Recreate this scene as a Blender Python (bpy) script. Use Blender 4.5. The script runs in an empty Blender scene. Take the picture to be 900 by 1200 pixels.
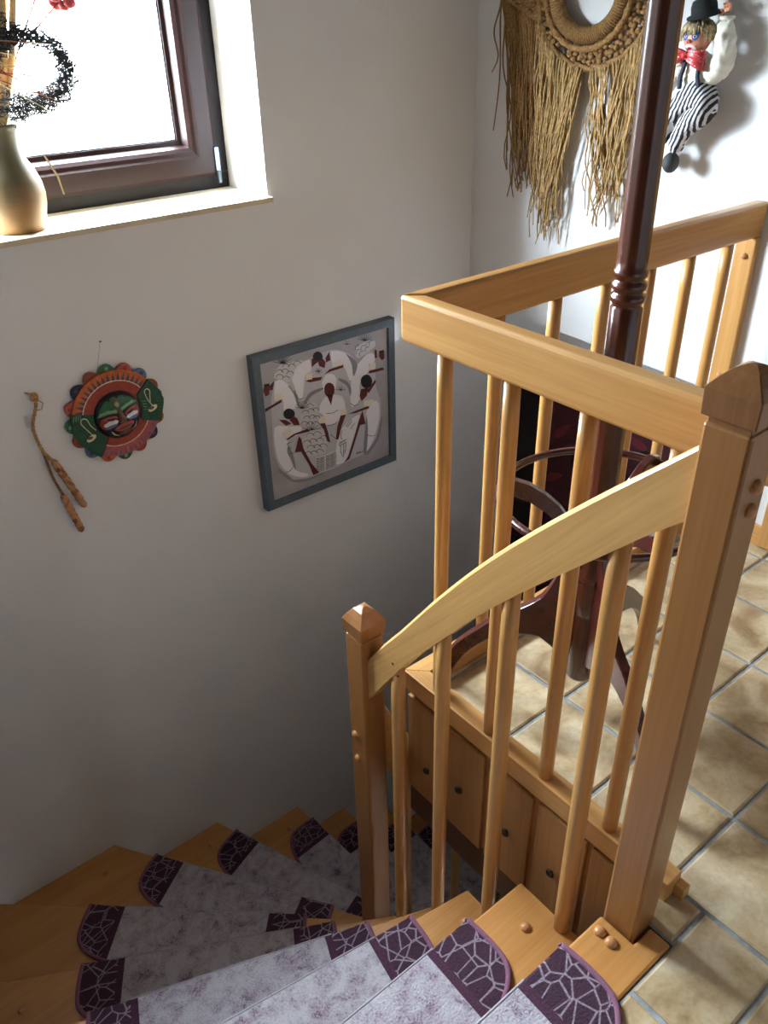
import bpy, bmesh, math, random
from mathutils import Vector, Matrix
random.seed(7)
S = bpy.context.scene
C = S.collection
# ------------------------------------------------------------------ camera, sky, exposure
cam = bpy.data.cameras.new('camera'); cam_o = bpy.data.objects.new('camera', cam); C.objects.link(cam_o)
cam.sensor_fit = 'HORIZONTAL'; cam.sensor_width = 36.0; cam.lens = 961.23 / 900 * 36.0
cam.clip_start = 0.02
cam_o.matrix_world = Matrix(((0.7779, 0.34379, -0.52601, -0.8559), (-0.62805, 0.39779, -0.66882, -0.39822),
                             (-0.02069, 0.85063, 0.52536, 1.43276), (0, 0, 0, 1)))
S.camera = cam_o
W = bpy.data.worlds.new('overcast_sky'); S.world = W; W.use_nodes = True
wn = W.node_tree.nodes; wl = W.node_tree.links; bg = wn['Background']; bg.inputs[1].default_value = 60.0
wt = wn.new('ShaderNodeTexCoord'); wsep = wn.new('ShaderNodeSeparateXYZ'); wl.new(wt.outputs['Generated'], wsep.inputs[0])
wmr = wn.new('ShaderNodeMapRange'); wmr.inputs[1].default_value = -0.06; wmr.inputs[2].default_value = 0.02; wl.new(wsep.outputs[2], wmr.inputs[0])
wmx = wn.new('ShaderNodeMix'); wmx.data_type = 'RGBA'; wmx.inputs[6].default_value = (0.07, 0.075, 0.07, 1); wmx.inputs[7].default_value = (0.77, 0.90, 1.0, 1)   # ground below, white overcast sky above
wl.new(wmr.outputs[0], wmx.inputs[0]); wl.new(wmx.outputs[2], bg.inputs[0])
S.view_settings.view_transform = 'Standard'; S.view_settings.look = 'None'
S.view_settings.exposure = 1.55; S.view_settings.gamma = 1.0; S.view_settings.use_curve_mapping = False

XB, YA, XL, YK, ZC, ZL = 1.335, 1.83, -1.06, -2.1, 2.5, -2.73     # room: right wall, window wall, left wall, rear wall, ceiling, lower floor
RISE = 0.21

# window portal (guides sky light through the opening, gives no light of its own)
pl = bpy.data.lights.new('window_portal', 'AREA'); pl.shape = 'RECTANGLE'; pl.size = 1.36; pl.size_y = 0.74
po = bpy.data.objects.new('window_portal', pl); C.objects.link(po)
po.location = (-0.194, 2.2, 1.33); po.rotation_euler = (math.radians(-90), 0, 0); pl.cycles.is_portal = True

# ------------------------------------------------------------------ helpers
def lin(c): return tuple(((x / 255) / 12.92 if x / 255 <= 0.04045 else ((x / 255 + 0.055) / 1.055) ** 2.4) for x in c) + (1,)
MATS = {}
def nmat(name):
    m = bpy.data.materials.new(name); m.use_nodes = True; MATS[name] = m
    nt = m.node_tree; return m, nt, nt.nodes, nt.links, nt.nodes['Principled BSDF']
def ramp(nodes, cols):
    r = nodes.new('ShaderNodeValToRGB'); e = r.color_ramp.elements
    while len(e) < len(cols): e.new(0.5)
    for el, (p, c) in zip(e, cols): el.position = p; el.color = lin(c)
    return r
def coords(nodes, links, scale, rot=(0, 0, 0)):
    t = nodes.new('ShaderNodeTexCoord'); mp = nodes.new('ShaderNodeMapping'); links.new(t.outputs['Object'], mp.inputs[0])
    mp.inputs['Scale'].default_value = scale; mp.inputs['Rotation'].default_value = rot; return mp.outputs[0]
def noise(nodes, links, vec, scale, detail=4, rough=0.5, dist=0):
    n = nodes.new('ShaderNodeTexNoise'); links.new(vec, n.inputs['Vector'])
    n.inputs['Scale'].default_value = scale; n.inputs['Detail'].default_value = detail; n.inputs['Roughness'].default_value = rough
    n.inputs['Distortion'].default_value = dist; return n.outputs[0]
def bump(nodes, links, b, h, strength, dist):
    n = nodes.new('ShaderNodeBump'); n.inputs['Strength'].default_value = strength; n.inputs['Distance'].default_value = dist
    links.new(h, n.inputs['Height']); links.new(n.outputs[0], b.inputs['Normal'])
def wood(name, axis, c0, c1, rough=0.38, coat=0.25, fine=1.0):
    m, nt, N, Lk, b = nmat(name)
    sc = [26, 26, 26]; sc[axis] = 1.6
    v = coords(N, Lk, sc); n1 = noise(N, Lk, v, 1.0 * fine, 5, 0.6, 0.8)
    sc2 = [160, 160, 160]; sc2[axis] = 4
    n2 = noise(N, Lk, coords(N, Lk, sc2), 1.0, 2, 0.5)
    mx = N.new('ShaderNodeMix'); mx.data_type = 'FLOAT'; mx.inputs[0].default_value = 0.35
    Lk.new(n1, mx.inputs[2]); Lk.new(n2, mx.inputs[3])
    r = ramp(N, [(0.32, c0), (0.68, c1)]); Lk.new(mx.outputs[0], r.inputs[0]); Lk.new(r.outputs[0], b.inputs['Base Color'])
    b.inputs['Roughness'].default_value = rough; b.inputs['Coat Weight'].default_value = coat; b.inputs['Coat Roughness'].default_value = 0.25
    bump(N, Lk, b, n2, 0.06, 0.002); return m
def plain(name, c, rough=0.6, var=0.0, scale=30, bmp=0, metallic=0):
    m, nt, N, Lk, b = nmat(name); b.inputs['Roughness'].default_value = rough; b.inputs['Metallic'].default_value = metallic
    if var > 0 or bmp > 0:
        n = noise(N, Lk, coords(N, Lk, (1, 1, 1)), scale, 4, 0.6)
        r = ramp(N, [(0.3, tuple(max(0, x * (1 - var)) for x in c)), (0.7, tuple(min(255, x * (1 + var)) for x in c))])
        Lk.new(n, r.inputs[0]); Lk.new(r.outputs[0], b.inputs['Base Color'])
        if bmp > 0: bump(N, Lk, b, n, bmp, 0.004)
    else: b.inputs['Base Color'].default_value = lin(c)
    return m

WC0, WC1 = (182, 128, 68), (210, 160, 96)
wood_x = wood('beech_wood_x', 0, WC0, WC1); wood_y = wood('beech_wood_y', 1, WC0, WC1); wood_z = wood('beech_wood_z', 2, WC0, WC1)
post_z = wood('newel_beech', 2, (148, 98, 52), (168, 116, 64))
cap_m = wood('cap_beech', 2, (128, 82, 46), (152, 104, 62), 0.3, 0.4)
tread_m = wood('tread_beech', 0, (178, 120, 62), (200, 144, 82), 0.33, 0.35)
door_m = wood('door_oak', 2, (150, 104, 58), (176, 128, 76), 0.5, 0.1, 1.6)
plinth_m = wood('plinth_wood', 1, (84, 60, 42), (100, 72, 50), 0.6, 0.0)
mahog = wood('mahogany', 2, (50, 20, 12), (92, 42, 22), 0.25, 0.4)
mahog_d = wood('mahogany_dark', 0, (56, 22, 18), (84, 34, 26), 0.25, 0.5)
frame_m = wood('window_mahogany', 0, (26, 11, 10), (40, 18, 15), 0.4, 0.0)
button_m = plain('wood_button', (190, 132, 84), 0.3)
dark_metal = plain('dark_metal', (70, 64, 56), 0.35, metallic=0.8)
steel = plain('hinge_steel', (110, 125, 140), 0.3, metallic=0.9)

def plaster(name, c):
    m, nt, N, Lk, b = nmat(name); v = coords(N, Lk, (1, 1, 1))
    n = noise(N, Lk, v, 60, 6, 0.65); n2 = noise(N, Lk, v, 2.0, 3, 0.5)
    r = ramp(N, [(0.3, tuple(x * 0.97 for x in c)), (0.7, c)]); Lk.new(n2, r.inputs[0]); Lk.new(r.outputs[0], b.inputs['Base Color'])
    b.inputs['Roughness'].default_value = 0.9; bump(N, Lk, b, n, 0.25, 0.004); return m
plaster_m = plaster('white_plaster', (233, 234, 236))

def link(name, me, mat, parent=None):
    o = bpy.data.objects.new(name, me); C.objects.link(o)
    if mat is not None:
        if isinstance(mat, (list, tuple)):
            for k in mat: me.materials.append(k)
        else: me.materials.append(mat)
    if parent is not None: o.parent = parent
    return o
def mk(name, vf, mat, parent=None, bevel=0, smooth=False, seg=2):
    me = bpy.data.meshes.new(name); me.from_pydata([tuple(p) for p in vf[0]], [], vf[1])
    bm = bmesh.new(); bm.from_mesh(me); bmesh.ops.recalc_face_normals(bm, faces=bm.faces); bm.to_mesh(me); bm.free()
    if smooth:
        for p in me.polygons: p.use_smooth = True
    o = link(name, me, mat, parent)
    if bevel:
        md = o.modifiers.new('bevel', 'BEVEL'); md.width = bevel; md.segments = seg; md.limit_method = 'ANGLE'; md.angle_limit = math.radians(40)
    return o
def tag(o, label=None, cat=None, group=None, kind=None):
    if label: o['label'] = label
    if cat: o['category'] = cat
    if group: o['group'] = group
    if kind: o['kind'] = kind
    return o
def empty(name, loc=(0, 0, 0), **k):
    o = bpy.data.objects.new(name, None); C.objects.link(o); o.location = loc; o.empty_display_size = 0.05; return tag(o, **k)
def under(o, parent):        # parent keeping world-space mesh coordinates
    o.parent = parent
    if parent.type == 'EMPTY': o.matrix_parent_inverse = Matrix.Translation(-Vector(parent.location))
    return o
def join(*vfs):
    V, F = [], []
    for v, f in vfs:
        k = len(V); V += list(v); F += [tuple(i + k for i in t) for t in f]
    return V, F
def box(x0, x1, y0, y1, z0, z1):
    return ([(x0, y0, z0), (x1, y0, z0), (x1, y1, z0), (x0, y1, z0), (x0, y0, z1), (x1, y0, z1), (x1, y1, z1), (x0, y1, z1)],
            [(0, 3, 2, 1), (4, 5, 6, 7), (0, 1, 5, 4), (1, 2, 6, 5), (2, 3, 7, 6), (3, 0, 4, 7)])
def prism(poly, axis, a, b):
    """polygon in the plane normal to axis (other axes in order), extruded from a to b"""
    def P(p, t):
        q = [p[0], p[1]]; q.insert(axis, t); return tuple(q)
    n = len(poly); V = [P(p, a) for p in poly] + [P(p, b) for p in poly]
    F = [tuple(range(n)), tuple(range(2 * n - 1, n - 1, -1))] + [(i, (i + 1) % n, (i + 1) % n + n, i + n) for i in range(n)]
    return V, F
def tube(path, rad, n=8, caps=True):
    path = [Vector(p) for p in path]; m = len(path)
    if not isinstance(rad, (list, tuple)): rad = [rad] * m
    V, F = [], []; up = None
    for i, p in enumerate(path):
        d = (path[min(i + 1, m - 1)] - path[max(i - 1, 0)]); d = d.normalized() if d.length > 0 else Vector((0, 0, 1))
        if up is None:
            up = Vector((0, 0, 1)) if abs(d.z) < 0.9 else Vector((1, 0, 0))
        s = d.cross(up)
        if s.length < 1e-5: s = d.cross(Vector((0.3, 1, 0.2)))
        s.normalize(); up = s.cross(d).normalized()
        for k in range(n):
            a = 2 * math.pi * k / n; V.append(tuple(p + (s * math.cos(a) + up * math.sin(a)) * rad[i]))
    for i in range(m - 1):
        for k in range(n):
            F.append((i * n + k, i * n + (k + 1) % n, (i + 1) * n + (k + 1) % n, (i + 1) * n + k))
    if caps: F += [tuple(range(n - 1, -1, -1)), tuple((m - 1) * n + k for k in range(n))]
    return V, F
def lathe(prof, c=(0, 0, 0), n=28):
    V, F = [], []
    for r, z in prof:
        for k in range(n):
            a = 2 * math.pi * k / n; V.append((c[0] + r * math.cos(a), c[1] + r * math.sin(a), c[2] + z))
    for i in range(len(prof) - 1):
        for k in range(n): F.append((i * n + k, i * n + (k + 1) % n, (i + 1) * n + (k + 1) % n, (i + 1) * n + k))
    F += [tuple(range(n - 1, -1, -1)), tuple((len(prof) - 1) * n + k for k in range(n))]
    return V, F
def ball(c, r, nu=10, nv=7):
    if not isinstance(r, (tuple, list)): r = (r, r, r)
    V = [(c[0], c[1], c[2] + r[2])]; F = []
    for i in range(1, nv):
        t = math.pi * i / nv
        for k in range(nu):
            a = 2 * math.pi * k / nu; V.append((c[0] + r[0] * math.sin(t) * math.cos(a), c[1] + r[1] * math.sin(t) * math.sin(a), c[2] + r[2] * math.cos(t)))
    V.append((c[0], c[1], c[2] - r[2])); e = len(V) - 1
    for k in range(nu):
        F.append((0, 1 + k, 1 + (k + 1) % nu)); F.append((e, e - nu + (k + 1) % nu, e - nu + k))
    for i in range(nv - 2):
        for k in range(nu):
            F.append((1 + i * nu + k, 1 + (i + 1) * nu + k, 1 + (i + 1) * nu + (k + 1) % nu, 1 + i * nu + (k + 1) % nu))
    return V, F
def spline(pts, n=6):
    out = []; P = [Vector(p) for p in pts]
    for i in range(len(P) - 1):
        p0, p1, p2, p3 = P[max(i - 1, 0)], P[i], P[i + 1], P[min(i + 2, len(P) - 1)]
        for k in range(n):
            t = k / n; out.append(0.5 * ((2 * p1) + (p2 - p0) * t + (2 * p0 - 5 * p1 + 4 * p2 - p3) * t * t + (3 * p1 - p0 - 3 * p2 + p3) * t ** 3))
    out.append(P[-1]); return out
def clip(poly, p, d, keep_left):
    """half-plane clip of a plan polygon by the line through p along d"""
    def s(q):
        c = d[0] * (q[1] - p[1]) - d[1] * (q[0] - p[0]); return c if keep_left else -c
    out = []
    for i in range(len(poly)):
        a, b = poly[i], poly[(i + 1) % len(poly)]; sa, sb = s(a), s(b)
        if sa >= 0: out.append(a)
        if (sa > 0 and sb < 0) or (sa < 0 and sb > 0):
            t = sa / (sa - sb); out.append((a[0] + (b[0] - a[0]) * t, a[1] + (b[1] - a[1]) * t))
    return out
def button(parent, p, nrm, r=0.011):
    """domed wooden screw cover"""
    n = Vector(nrm).normalized(); prof = [(r, -0.002), (r, 0.002), (r * 0.85, 0.0055), (r * 0.5, 0.008), (0.0008, 0.009)]
    V, F = lathe(prof, n=12); q = Vector((0, 0, 1)).rotation_difference(n); V = [tuple(q @ Vector(a) + Vector(p)) for a in V]
    return under(mk('screw_cover', (V, F), button_m, None, smooth=True), parent)

# ------------------------------------------------------------------ the room
WX0, WX1, WZ0, WZ1 = -0.87, 0.483, 0.957, 1.70       # window opening
def struct(o, label=None): return tag(o, label, None, None, 'structure')
T = 0.35; REC = 0.20     # the right wall steps back below the stairwell's upper part
panel_m = wood('grey_panelling', 2, (98, 90, 84), (112, 104, 98), 0.6, 0.0)
struct(mk('wall_back', join(box(XL - 0.3, WX0, YA, YA + T, ZL, ZC), box(WX1, XB + 0.4, YA, YA + T, ZL, ZC),
     box(WX0, WX1, YA, YA + T, ZL, WZ0 - 0.015), box(WX0, WX1, YA, YA + T, WZ1, ZC)), plaster_m), 'white rough-plastered wall with the window')
struct(mk('wall_right', join(box(XB, XB + 0.35, YK, 0.79, -1.0, ZC), prism([(0.79, 0.426), (YA, 0.478), (YA, ZC), (0.79, ZC)], 0, XB, XB + 0.35), box(XB + REC, XB + 0.35, 0.79, YA, -1.0, 0.44)), plaster_m), 'white plastered wall with the jute hanging')
struct(mk('wall_left', join(box(XL - 0.25, XL, -0.3, YA, ZL, ZC), box(-3.2, XL, -0.3, -0.05, ZL, ZC)), panel_m), 'grey panelled wall beside the top of the stairs')
struct(mk('wall_rear', join(box(-3.2, -2.95, YK, -0.3, ZL, ZC), box(-3.2, XB + 0.35, YK - 0.25, YK, ZL, ZC)), plaster_m))
struct(mk('ceiling', box(-3.2, XB + 0.35, YK - 0.25, YA + T, ZC, ZC + 0.2), plaster('grey_ceiling', (122, 122, 122))))
# lower storey: floor, hall behind the stairwell
struct(mk('floor_lower', box(-3.2, 3.2, YK, YA + 0.3, ZL - 0.2, ZL), plain('lower_floor', (120, 100, 80), 0.6)))
struct(mk('wall_lower_hall', join(box(3.0, 3.2, 0.3, YA + 0.3, ZL, 0), box(XB + 0.35, 3.2, YA, YA + 0.3, ZL, -0.9), box(XB + 0.35, 3.2, 0.3, 0.5, ZL, -0.9), box(XB + 0.35, 3.2, 0.3, YA + 0.3, -1.0, -0.9)), plaster_m))
struct(mk('wall_under_landing', join(box(0.45, XB + 0.35, -0.1, 0.5, ZL, -0.47), box(XL, 0.45, -0.35, -0.2, ZL, -0.26)), panel_m))

# tiled landing floor: slab, grout bed and single tiles
slab_m = plain('concrete', (150, 146, 140), 0.9); grout_m = plain('grey_grout', (150, 154, 156), 0.85, 0.12, 60, 0.2)
floor = struct(mk('floor', join(box(0.147, XB, -0.053, 0.735, -0.30, -0.004), box(-2.95, XB, YK, -0.052, -0.26, -0.004), box(0.048, 0.148, -0.052, 0.026, -0.2, -0.004)), grout_m), 'landing floor of beige clouded tiles with grey joints')
def tile_material():
    m, nt, N, Lk, b = nmat('beige_tile')
    oi = N.new('ShaderNodeObjectInfo'); t = N.new('ShaderNodeTexCoord'); ad = N.new('ShaderNodeVectorMath'); ad.operation = 'ADD'
    sc = N.new('ShaderNodeVectorMath'); sc.operation = 'SCALE'; sc.inputs[3].default_value = 9.0
    cb = N.new('ShaderNodeCombineXYZ'); Lk.new(oi.outputs['Random'], cb.inputs[0]); Lk.new(oi.outputs['Random'], cb.inputs[2]); Lk.new(cb.outputs[0], sc.inputs[0])
    Lk.new(t.outputs['Object'], ad.inputs[0]); Lk.new(sc.outputs[0], ad.inputs[1])
    n = noise(N, Lk, ad.outputs[0], 9, 4, 0.55, 0.6); n2 = noise(N, Lk, ad.outputs[0], 70, 4, 0.7)
    r = ramp(N, [(0.30, (150, 122, 88)), (0.47, (192, 168, 130)), (0.66, (216, 199, 168))]); Lk.new(n, r.inputs[0])
    mx = N.new('ShaderNodeMix'); mx.data_type = 'RGBA'; mx.blend_type = 'MULTIPLY'; mx.inputs[0].default_value = 0.35
    r2 = ramp(N, [(0.3, (190, 175, 160)), (0.6, (255, 255, 255))]); Lk.new(n2, r2.inputs[0])
    Lk.new(r.outputs[0], mx.inputs[6]); Lk.new(r2.outputs[0], mx.inputs[7]); Lk.new(mx.outputs[2], b.inputs['Base Color'])
    b.inputs['Roughness'].default_value = 0.42; bump(N, Lk, b, n2, 0.12, 0.002); return m
tile_m = tile_material()
G = 0.2243; J = 0.005
def tile(x0, x1, y0, y1):
    if x1 - x0 < 0.015 or y1 - y0 < 0.015: return
    cx, cy = (x0 + x1) / 2, (y0 + y1) / 2; a, b = (x1 - x0) / 2, (y1 - y0) / 2; c = 0.004
    o = mk('tile', join(*[([(-a, -b, -0.006), (a, -b, -0.006), (a, b, -0.006), (-a, b, -0.006), (-a, -b, -0.0015), (a, -b, -0.0015), (a, b, -0.0015), (-a, b, -0.0015),
                            (-a + c, -b + c, 0.001), (a - c, -b + c, 0.001), (a - c, b - c, 0.001), (-a + c, b - c, 0.001)],
                           [(0, 1, 5, 4), (1, 2, 6, 5), (2, 3, 7, 6), (3, 0, 4, 7), (4, 5, 9, 8), (5, 6, 10, 9), (6, 7, 11, 10), (7, 4, 8, 11), (8, 9, 10, 11)])]), tile_m)
    o.location = (cx, cy, 0); o.parent = floor
for i in range(-15, 6):
    for j in range(-12, 4):
        x0, x1 = 0.372 + (i - 1) * G + J, 0.372 + i * G - J; y0, y1 = 0.475 + (j - 1) * G + J, 0.475 + j * G - J
        x0, x1 = max(x0, XL + 0.004 if j > -3 else -2.9), min(x1, XB - 0.004)
        if y1 > -0.05:
            if y0 > 0.0: tile(max(x0, 0.148), x1, y0, min(y1, 0.724))
            else:
                tile(max(x0, 0.152), x1, y0, y1)
                if x0 < 0.1 < x1: tile(0.052, 0.142, -0.046, 0.0215); tile(max(x0, -0.072), x1, y0, -0.056)
                elif x1 < 0.1: tile(x0, x1, y0, -0.056)
        else: tile(x0, x1, y0, y1)

# wooden skirting and a door casing on the right wall
struct(mk('baseboard_right', box(XB - 0.014, XB, 0.525, 0.72, 0, 0.065), wood_y, bevel=0.003), 'low beech skirting board on the right wall')
dr = struct(mk('door_1', join(box(XB - 0.022, XB, 0.455, 0.525, 0.004, 2.05), box(XB - 0.022, XB, -0.5, -0.43, 0.004, 2.05), box(XB - 0.022, XB, -0.43, 0.455, 1.98, 2.05)), wood_z, bevel=0.004), 'beech door with casing on the right wall')
mk('door_leaf', box(XB - 0.012, XB + 0.02, -0.428, 0.453, 0.006, 1.978), wood_z, dr, bevel=0.002)
mk('door_handle', tube([(XB - 0.01, 0.40, 1.02), (XB - 0.055, 0.40, 1.02), (XB - 0.06, 0.39, 1.02), (XB - 0.06, 0.29, 1.02)], 0.009, 8), dark_metal, dr, smooth=True)

# ------------------------------------------------------------------ window
stone = plain('beige_sill_stone', (206, 192, 166), 0.5, 0.04, 18)
struct(mk('trim_1', box(WX0 - 0.01, WX1 + 0.006, YA - 0.025, YA + 0.23, 0.942, 0.957), stone, bevel=0.002), 'beige stone window sill with the vase')
win = struct(empty('window_1', ((WX0 + WX1) / 2, YA + 0.21, WZ0)), 'dark mahogany framed window over the stairs')
def ring(x0, x1, z0, z1, w, ya, yb):
    return join(box(x0, x1, ya, yb, z0, z0 + w), box(x0, x1, ya, yb, z1 - w, z1), box(x0, x0 + w, ya, yb, z0 + w, z1 - w), box(x1 - w, x1, ya, yb, z0 + w, z1 - w))
fy = YA + 0.215
frame_d = plain('window_frame_dark', (22, 16, 16), 0.45)
under(mk('window_frame', ring(WX0, WX1, WZ0, WZ1, 0.046, fy + 0.006, fy + 0.075), frame_d, bevel=0.003), win)
def mitred(x0, x1, z0, z1, prof):
    """four mitred bars; prof lists (inset from the outer edge, y)"""
    V, F = [], []; n = len(prof)
    for (sx, sz) in ((0, 0), (1, 0), (1, 1), (0, 1)):
        for d, y in prof: V.append((x1 - d if sx else x0 + d, y, z1 - d if sz else z0 + d))
    for i in range(4):
        for k in range(n - 1):
            a, b = i * n + k, ((i + 1) % 4) * n + k; F.append((a, b, b + 1, a + 1))
    return V, F
sash = under(mk('sash', mitred(WX0 + 0.042, WX1 - 0.042, WZ0 + 0.040, WZ1 - 0.040,
     [(0, fy + 0.02), (0, fy - 0.008), (0.010, fy - 0.012), (0.058, fy - 0.012), (0.064, fy - 0.006), (0.074, fy - 0.004), (0.084, fy + 0.004), (0.092, fy + 0.030), (0.104, fy + 0.032), (0.104, fy + 0.07), (0, fy + 0.07)]), frame_m), win)
frame_m.node_tree.nodes['Principled BSDF'].inputs['Specular IOR Level'].default_value = 0.25; frame_d.node_tree.nodes['Principled BSDF'].inputs['Specular IOR Level'].default_value = 0.2
gm, nt, N, Lk, b = nmat('window_glass')
tr = N.new('ShaderNodeBsdfTransparent'); gl = N.new('ShaderNodeBsdfGlossy'); gl.inputs['Roughness'].default_value = 0.02
ms = N.new('ShaderNodeMixShader'); ms.inputs[0].default_value = 0.05; Lk.new(tr.outputs[0], ms.inputs[1]); Lk.new(gl.outputs[0], ms.inputs[2])
Lk.new(ms.outputs[0], N['Material Output'].inputs[0])
under(mk('pane', box(WX0 + 0.140, WX1 - 0.140, fy + 0.045, fy + 0.049, WZ0 + 0.138, WZ1 - 0.138), gm), win)
seal = plain('grey_seal', (60, 72, 88), 0.4)
under(mk('seal', ring(WX0 + 0.142, WX1 - 0.142, WZ0 + 0.140, WZ1 - 0.140, 0.008, fy + 0.038, fy + 0.044), seal), win)
under(mk('hinge', join(box(WX1 - 0.052, WX1 - 0.038, fy - 0.018, fy + 0.002, WZ0 + 0.05, WZ0 + 0.12), tube([(WX1 - 0.046, fy - 0.02, WZ0 + 0.02), (WX1 - 0.046, fy - 0.02, WZ0 + 0.055)], 0.007, 8)), steel), win)

# ------------------------------------------------------------------ staircase
def arr(poly): return [(round(a, 5), round(b, 5)) for a, b in poly]
stair = empty('staircase', (-0.5, 0.8, -1.05), label='beech winder staircase with curved handrail turning down below the window', cat='staircase')
NOSE = [((0.0, 0.066), 180), ((0.046, 0.295), 179.6), ((0.046, 0.453), 171), ((0.046, 0.573), 159.4), ((0.046, 0.714), 150.6), ((0.046, 0.856), 137.6),
        ((0.19, 0.865), 123.5), ((0.328, 0.862), 110.6), ((0.42, 0.862), 94), ((0.63, 0.862), 91.5), ((0.865, 0.862), 90), ((1.10, 0.862), 90), ((1.333, 0.862), 90)]
REG = [(0.046, -0.05), (0.046, 0.86), (1.56, 0.86), (1.56, YA - 0.001), (XL + 0.001, YA - 0.001), (XL + 0.001, -0.05)]
def ndir(k): a = math.radians(NOSE[k][1]); return (math.cos(a), math.sin(a))
plug = {0: [(-0.033, 0.0465), (-0.0345, 0.021)], 1: [(-0.024, 0.216)], 2: [(-0.018, 0.394)], 4: [(-0.913, 1.151)], 6: [(-0.524, 1.736)], 7: [(-0.111, 1.747)], 8: [(0.257, 1.749)], 9: [(0.52, 1.75)]}
for k in range(0, 13):
    z = -RISE * k
    if k == 0: poly = [(XL + 0.001, -0.05), (0.044, -0.05), (0.044, -0.006), (-0.005, -0.006), (-0.005, 0.066), (XL + 0.001, 0.066)]
    else:
        d = ndir(k); p = NOSE[k][0]; poly = clip(REG, p, d, True)
        e = ndir(k - 1); q = NOSE[k - 1][0]; up = (-e[1], e[0]); q = (q[0] + up[0] * 0.035, q[1] + up[1] * 0.035)
        poly = clip(poly, q, e, False)
        if k in (4, 5): poly = clip(poly, (0.046, 0), (0, 1), True)
        if k >= 6: poly = clip(poly, (0, 0.862), (1, 0), True)
    t = under(mk('tread', prism(arr(poly), 2, z - 0.042, z), tread_m, bevel=0.005), stair)
    for (px, py) in plug.get(k, []): button(t, (px, py, z), (0, 0, 1), 0.0115)

def newel(x0, y0, w, zb, zg, side_top, apex, buttons):
    n = under(mk('newel_post', box(x0, x0 + w, y0, y0 + w, zb, zg), post_z, bevel=0.005), stair)
    c = (x0 + w / 2, y0 + w / 2); h = w / 2
    rows = [(h - 0.004, zg - 0.002), (h - 0.004, zg + 0.006), (h + 0.0035, zg + 0.009), (h + 0.0045, side_top), (h * 0.86, side_top + (apex - side_top) * 0.40), (h * 0.55, side_top + (apex - side_top) * 0.76), (h * 0.2, apex - 0.001), (0.0015, apex)]
    V, F = [], []
    for r, z in rows:
        for sx, sy in ((-1, -1), (1, -1), (1, 1), (-1, 1)): V.append((c[0] + sx * r, c[1] + sy * r, z))
    for i in range(len(rows) - 1):
        for k in range(4): F.append((i * 4 + k, i * 4 + (k + 1) % 4, (i + 1) * 4 + (k + 1) % 4, (i + 1) * 4 + k))
    F += [(3, 2, 1, 0), tuple(len(V) - 4 + k for k in range(4))]
    cap = under(mk('newel_cap', (V, F), cap_m, bevel=0.0015), n)
    for p, nr in buttons: button(n, p, nr, 0.0105)
    return n
N1W = 0.0655
newel(0.0, 0.0, N1W, -0.30, 1.0, 1.044, 1.074, [((0.037, 0, 0.922), (0, -1, 0)), ((0.037, 0, 0.888), (0, -1, 0))])
newel(0.0, 0.786, N1W, -1.40, 0.168, 0.212, 0.25, [((0, 0.829, -0.157), (-1, 0, 0)), ((0, 0.824, -0.241), (-1, 0, 0))])
# curved handrail between the two newels
TOP = [(0.064, 0.966), (0.135, 0.897), (0.21, 0.824), (0.297, 0.735), (0.383, 0.642), (0.472, 0.537), (0.565, 0.418), (0.66, 0.288), (0.731, 0.195), (0.788, 0.112)]
BOT = [(0.064, 0.853), (0.118, 0.802), (0.168, 0.75), (0.254, 0.661), (0.337, 0.574), (0.435, 0.464), (0.525, 0.351), (0.632, 0.217), (0.708, 0.107), (0.788, -0.014)]
def sp2(p): return [(q.x, q.y) for q in spline([(a, b, 0) for a, b in p], 5)]
tp, bt = sp2(TOP), sp2(BOT)
V, F = [], []; xs = (0.0145, 0.0525); c = 0.009
for (a, b), (a2, b2) in zip(tp, bt):
    d = Vector((a - a2, b - b2)).normalized() * c * 0.8
    V += [(xs[0], a2, b2), (xs[0], a - d.x, b - d.y), (xs[0] + c * 0.35, a - d.x * .3, b - d.y * .3), (xs[0] + c, a, b), (xs[1] - c, a, b), (xs[1] - c * 0.35, a - d.x * .3, b - d.y * .3), (xs[1], a - d.x, b - d.y), (xs[1], a2, b2)]
m = len(tp)
for i in range(m - 1):
    for k in range(8): F.append((i * 8 + k, i * 8 + (k + 1) % 8, (i + 1) * 8 + (k + 1) % 8, (i + 1) * 8 + k))
F += [tuple(range(8)), tuple((m - 1) * 8 + k for k in range(7, -1, -1))]
rail_m = wood('handrail_beech', 1, (194, 144, 82), (222, 176, 112))
# grain of the curved rail runs down along it
mp = [n for n in rail_m.node_tree.nodes if n.type == 'MAPPING']
for n in mp: n.vector_type = 'TEXTURE'; n.inputs['Rotation'].default_value = (math.radians(-50), 0, 0); sx = n.inputs['Scale'].default_value; n.inputs['Scale'].default_value = (1 / sx[0], 1 / sx[1], 1 / sx[2])
crail = under(mk('curved_handrail', (V, F), rail_m), stair)
for p in ((0.0145, 0.690, 0.17), (0.0145, 0.672, 0.145)):
    under(mk('nail_hole', lathe([(0.003, -0.001), (0.003, 0.0008)], (0, 0, 0), 8), dark_metal), crail)
    o = crail.children[-1]; o.data.transform(Matrix.Translation(Vector(p)) @ Matrix.Rotation(math.radians(-90), 4, 'Y'))
def interp(pts, y):
    for (a, b), (c_, d_) in zip(pts, pts[1:]):
        if a <= y <= c_: return b + (d_ - b) * (y - a) / (c_ - a)
    return pts[-1][1]
for y, k in ((0.170, 1), (0.372, 2), (0.545, 3), (0.695, 4)):
    zt = interp(BOT, y); under(mk('baluster', lathe([(0.0155, -RISE * k), (0.0170, -RISE * k + 0.08), (0.0170, zt - 0.10), (0.0165, zt + 0.02)], (0.0335, y, 0), 20), wood_z, smooth=True), stair)
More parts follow.
